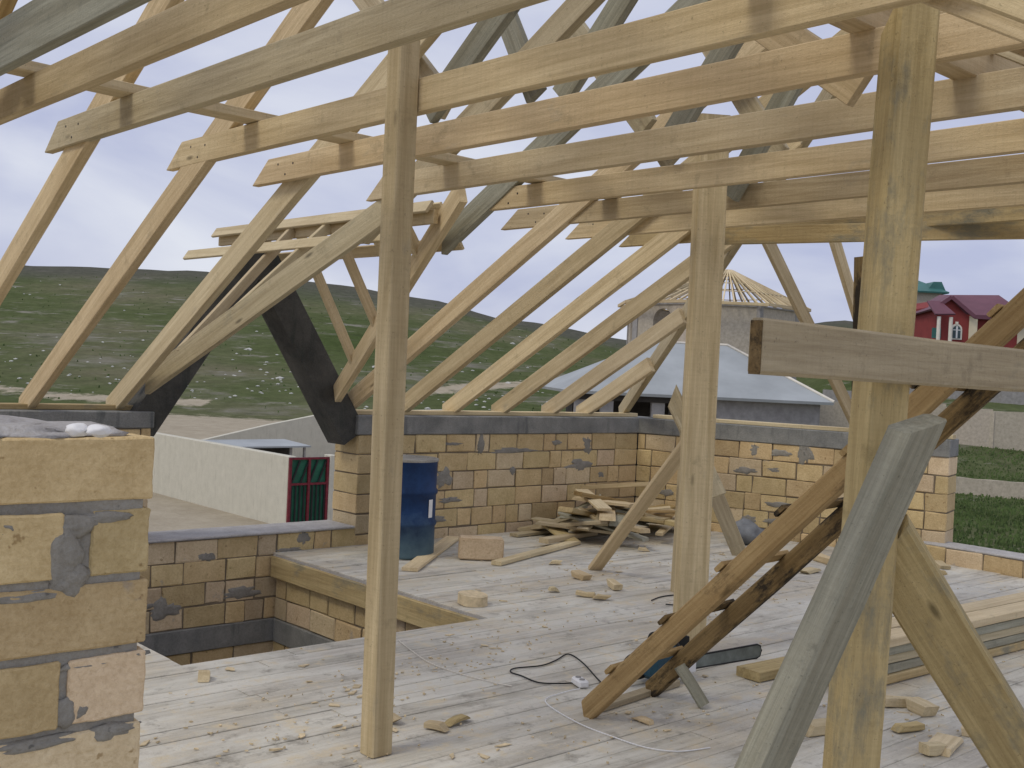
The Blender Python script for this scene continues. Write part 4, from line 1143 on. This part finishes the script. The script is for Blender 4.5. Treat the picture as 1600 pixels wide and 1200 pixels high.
# octagonal unfinished house with open rafters
d = 62.0; mw = local_frame(1105, d); k = d / FPX
oh = empty('unfinished_house', mw.to_translation(), 'tall unfinished limestone house with bare radial timber roof rafters', 'house')
Rw, Re = 4.75, 5.4
ze = zat(1105, 484, d); za = zat(1130, 423, d)
ax = (1128 - 1105) * k
octp = [(Rw * math.cos(math.radians(22.5 + 45 * i)), Rw * math.sin(math.radians(22.5 + 45 * i))) for i in range(8)]
for i in range(8):
    (xa, ya), (xb, yb2) = octp[i], octp[(i + 1) % 8]
    a_ = Vector((xa, ya, 0)); b_ = Vector((xb, yb2, 0)); L = (b_ - a_).length
    ang = math.atan2(yb2 - ya, xb - xa)
    fm = mw @ Matrix.Translation(a_) @ Matrix.Rotation(ang, 4, 'Z')
    if i in (3, 4, 0, 7):   # arched opening
        w0, w1 = L / 2 - 0.62, L / 2 + 0.62; zs, zh = ze - 1.9, ze - 0.75
        link('wall_pier', box_mesh(0, w0, 0, 0.35, -3.2, ze), 'farstone', oh, fm)
        link('wall_pier', box_mesh(w1, L, 0, 0.35, -3.2, ze), 'farstone', oh, fm)
        link('window_apron', box_mesh(w0 + 0.002, w1 - 0.002, 0.01, 0.34, -3.2, zs), 'farstone', oh, fm)
        arc = [((w0 + w1) / 2 + 0.62 * math.cos(t), zh - 0.1 + 0.62 * math.sin(t)) for t in [math.pi * j / 10 for j in range(11)]]
        poly = [(w1 - 0.001, zh - 0.1), (w1 - 0.001, ze - 0.002), (w0 + 0.001, ze - 0.002), (w0 + 0.001, zh - 0.1)] + list(reversed(arc[1:-1]))
        link('arch', prism_mesh(poly, 0.01, 0.34), 'farstone', oh, fm)
    else:
        link('wall_panel', box_mesh(0, L, 0, 0.35, -3.2, ze), 'farstone', oh, fm)
    link('corner_pillar', box_mesh(-0.16, 0.16, -0.06, 0.3, -3.2, ze + 0.002), 'greyblock', oh, fm)
    (ea, eb) = [(Re / Rw * octp[j][0], Re / Rw * octp[j][1]) for j in (i, (i + 1) % 8)]
    beam('eaves_plate', mw @ Vector((ea[0], ea[1], ze + 0.1)), mw @ Vector((eb[0], eb[1], ze + 0.1)), 0.12, 0.16, 'pine', oh)
    for f_ in (0.3, 0.55, 0.78):
        pa_ = Vector((ea[0], ea[1], ze + 0.2)).lerp(Vector((ax, 0, za + 0.07)), f_); pb2 = Vector((eb[0], eb[1], ze + 0.2)).lerp(Vector((ax, 0, za + 0.07)), f_)
        beam('batten', mw @ pa_, mw @ pb2, 0.08, 0.05, 'pale', oh, seg=2)
    for j in range(7):
        t = j / 7; q = Vector((ea[0] + (eb[0] - ea[0]) * t, ea[1] + (eb[1] - ea[1]) * t, ze + 0.14))
        beam('rafter', mw @ q, mw @ Vector((ax + 0.25 * q.x / Re, 0.25 * q.y / Re, za)), 0.07, 0.10, 'pale', oh, seg=2)
link('ring_beam', lathe_mesh([(Rw - 0.3, ze - 0.02), (Rw + 0.06, ze - 0.02), (Rw + 0.06, ze + 0.06), (Rw - 0.3, ze + 0.06)], 8, False), 'greyblock', oh, mw @ Matrix.Rotation(math.radians(22.5), 4, 'Z'))

# red house with purple roof
d = 85.0; mw = local_frame(1500, d); k = d / FPX
def X_(px): return (px - 1490) * k * 1.14 + 10 * k
def Z_(px, py): return zat(px, py, d)
rh_ = empty('red_house', mw.to_translation(), 'two storey dark red house with purple roof and white arched windows', 'house')
zg = -0.5
ze = Z_(1500, 493)
xl, xm, xr = X_(1440), X_(1486), X_(1566)
gapex = (X_(1456), Z_(1456, 466))
link('front_wall', prism_mesh([(xl, zg), (xm, zg), (xm, Z_(1486, 493)), gapex, (xl, Z_(1440, 478))], -0.6, 6.5), 'redwall', rh_, mw)
link('side_wall', box_mesh(xm + 0.005, xr, 0.0, 6.5, zg, ze - 0.02), 'redwall', rh_, mw)
link('corner_pilaster', box_mesh(X_(1486) - 0.12, X_(1495), -0.68, 0.2, zg, ze - 0.05), 'cream', rh_, mw)
link('corner_pilaster', box_mesh(X_(1555), X_(1566) + 0.03, -0.06, 0.2, zg, ze - 0.05), 'cream', rh_, mw)
zr_ = Z_(1500, 455)
RV = [(X_(1484), -0.6, ze), (X_(1572), -0.6, ze - 0.1), (X_(1578), 7, ze), (X_(1436), 7, ze), (X_(1468), 3.2, zr_ - 0.1), (X_(1552), 3.2, zr_ + 0.1), (gapex[0], -0.9, gapex[1] + 0.12)]
link('sheet_roof', roof_mesh(RV, [(0, 1, 5, 4), (1, 2, 5), (2, 3, 4, 5), (0, 4, 6)], 0.14), 'purple', rh_, mw)
link('sheet_roof', roof_mesh([(X_(1432), -0.9, Z_(1436, 482)), (gapex[0], -0.9, gapex[1] + 0.125), (X_(1468), 3.2, zr_ - 0.1), (X_(1436), 7, ze)], [(0, 1, 2, 3)], 0.14), 'purple', rh_, mw)
for (xa, xb) in (((1434, 482), (1456, 464.5)), ((1456, 464.5), (1489, 495))):
    beam('barge_board', mw @ Vector((X_(xa[0]), -0.95, Z_(*xa))), mw @ Vector((X_(xb[0]), -0.95, Z_(*xb))), 0.12, 0.28, 'purple', rh_)
link('fascia', box_mesh(X_(1490), X_(1573), -0.72, -0.58, ze - 0.25, ze + 0.06), 'purple', rh_, mw)
ga_ = [(X_(1516), ze), (X_(1538), ze), (X_(1527), Z_(1527, 483))]
link('gablet', prism_mesh([(a, b - 0.1) for a, b in ga_], -0.7, 1.2), 'redwall', rh_, mw)
for a_, b_ in ((0, 2), (2, 1)):
    p, q = ga_[a_], ga_[b_]
    beam('barge_board', mw @ Vector((p[0], -0.6, p[1] + 0.02)), mw @ Vector((q[0], -0.6, q[1] + 0.02)), 0.5, 0.22, 'purple', rh_)
def arched_window(cx, zb, w, h, y):
    wr = empty('window', mw @ Vector((cx, y, zb))); wr.parent = rh_; wr.matrix_parent_inverse = Matrix.Translation(rh_.location).inverted()
    PINV[wr.name] = Matrix.Translation(mw @ Vector((cx, y, zb)))
    def arch(w_, h_, z0):
        r_ = w_ / 2
        return [(cx - r_, z0), (cx + r_, z0)] + [(cx + r_ * math.cos(t), z0 + h_ - r_ + r_ * math.sin(t)) for t in [math.pi * j / 8 for j in range(9)]]
    link('surround', prism_mesh(arch(w, h, zb), y - 0.08, y + 0.05), 'trim', wr, mw)
    link('pane', prism_mesh(arch(w * 0.68, h * 0.8, zb + 0.1), y - 0.12, y - 0.07), 'glass', wr, mw)
    link('frame', box_mesh(cx - 0.06, cx + 0.06, y - 0.15, y - 0.11, zb + 0.1, zb + h * 0.84), 'white', wr, mw)
    link('frame', box_mesh(cx - w * 0.33, cx + w * 0.33, y - 0.15, y - 0.115, zb + h * 0.58, zb + h * 0.63), 'white', wr, mw)
    link('keystone', box_mesh(cx - 0.1, cx + 0.1, y - 0.11, y + 0.0, zb + h - 0.05, zb + h + 0.16), 'trim', wr, mw)
arched_window(X_(1467), Z_(1467, 530), 0.86, 1.2, -0.6)
arched_window(X_(1526), Z_(1526, 533), 1.05, 1.3, 0.0)
link('porch_roof', roof_mesh([(X_(1425), -2.4, Z_(1425, 494)), (X_(1452), -2.4, Z_(1452, 494)), (X_(1443), -0.6, Z_(1443, 472)), (X_(1425), -0.6, Z_(1425, 472))], [(0, 1, 2, 3)], 0.12), 'purple', rh_, mw)
for px in (1432, 1448): link('porch_column', lathe_mesh([(0.14, zg), (0.14, Z_(1432, 496))], 12), 'trim', rh_, mw @ Matrix.Translation((X_(px), -2.2, 0)))
link('porch_door', box_mesh(X_(1434), X_(1446), -0.66, -0.61, Z_(1440, 528), Z_(1440, 512)), 'teal', rh_, mw)

# teal roofed house behind
d = 104.0; mw = local_frame(1430, d); k = d / FPX
th = empty('teal_roof_house', mw.to_translation(), 'tall stone house with dark teal hip roof behind the red house', 'house')
x0, x1 = (1385 - 1430) * k, (1472 - 1430) * k; ze = zat(1450, 456, d); zr_ = zat(1425, 428, d)
link('stone_wall', box_mesh(x0 + 0.3, x1 - 0.5, 0, 6, -0.5, ze), 'farstone', th, mw)
RV = [(x0, -0.5, ze), (x1, -0.5, ze), (x1, 6.5, ze), (x0, 6.5, ze), (-0.4, 3, zr_), (-0.2, 3, zr_)]
link('sheet_roof', roof_mesh(RV, [(0, 1, 5, 4), (1, 2, 5), (2, 3, 4, 5), (3, 0, 4)], 0.15), 'teal', th, mw)
c_ = (1461 - 1430) * k
link('roof_turret', prism_mesh([(c_ - 1.2, ze + 0.1), (c_ + 0.6, ze + 0.1), (c_ + 0.15, zat(1461, 440, d)), (c_ - 0.6, zat(1452, 440, d))], 0.2, 2.2), 'teal', th, mw)

# stone boundary walls on the right
rr_ = random.Random(77)
def stone_fence(label, dpts, h, mat, posts=True):
    root = empty('boundary_wall', gpos(*dpts[0]), label, 'wall')
    for (d0, l0), (d1, l1) in zip(dpts, dpts[1:]):
        a = gpos(d0, l0); b_ = gpos(d1, l1); n = max(2, int((b_ - a).length / 2.4))
        for i in range(n):
            p = a.lerp(b_, i / n); q = a.lerp(b_, (i + 1) / n)
            dl_ = d0 + (d1 - d0) * (i + 0.5) / n; ll_ = l0 + (l1 - l0) * (i + 0.5) / n
            zz = ground_z(dl_, ll_)
            p.z = q.z = zz + h / 2 - 0.15 + rr_.uniform(-0.04, 0.04)
            beam('wall_bay', p, q, 0.25, h + 0.3, mat, root, seg=4, jit=0.02)
            if posts and i % 2 == 0:
                link('wall_post', box_mesh(-0.16, 0.16, -0.16, 0.16, 0, h + rr_.uniform(0.08, 0.2)), mat, root, Matrix.Translation((p.x, p.y, zz - 0.1)))
stone_fence('low pale stone boundary wall across the lawn, the nearer of two', [(50, 17), (47, 24), (45, 34)], 0.75, 'farstone', False)
stone_fence('taller limestone boundary wall with posts beyond the lawn', [(66, 18), (62, 27), (58, 40)], 2.1, 'farstone')
stone_fence('distant grey stone wall below the red house', [(80, 20), (77, 34), (74, 48)], 0.9, 'greyblock', False)
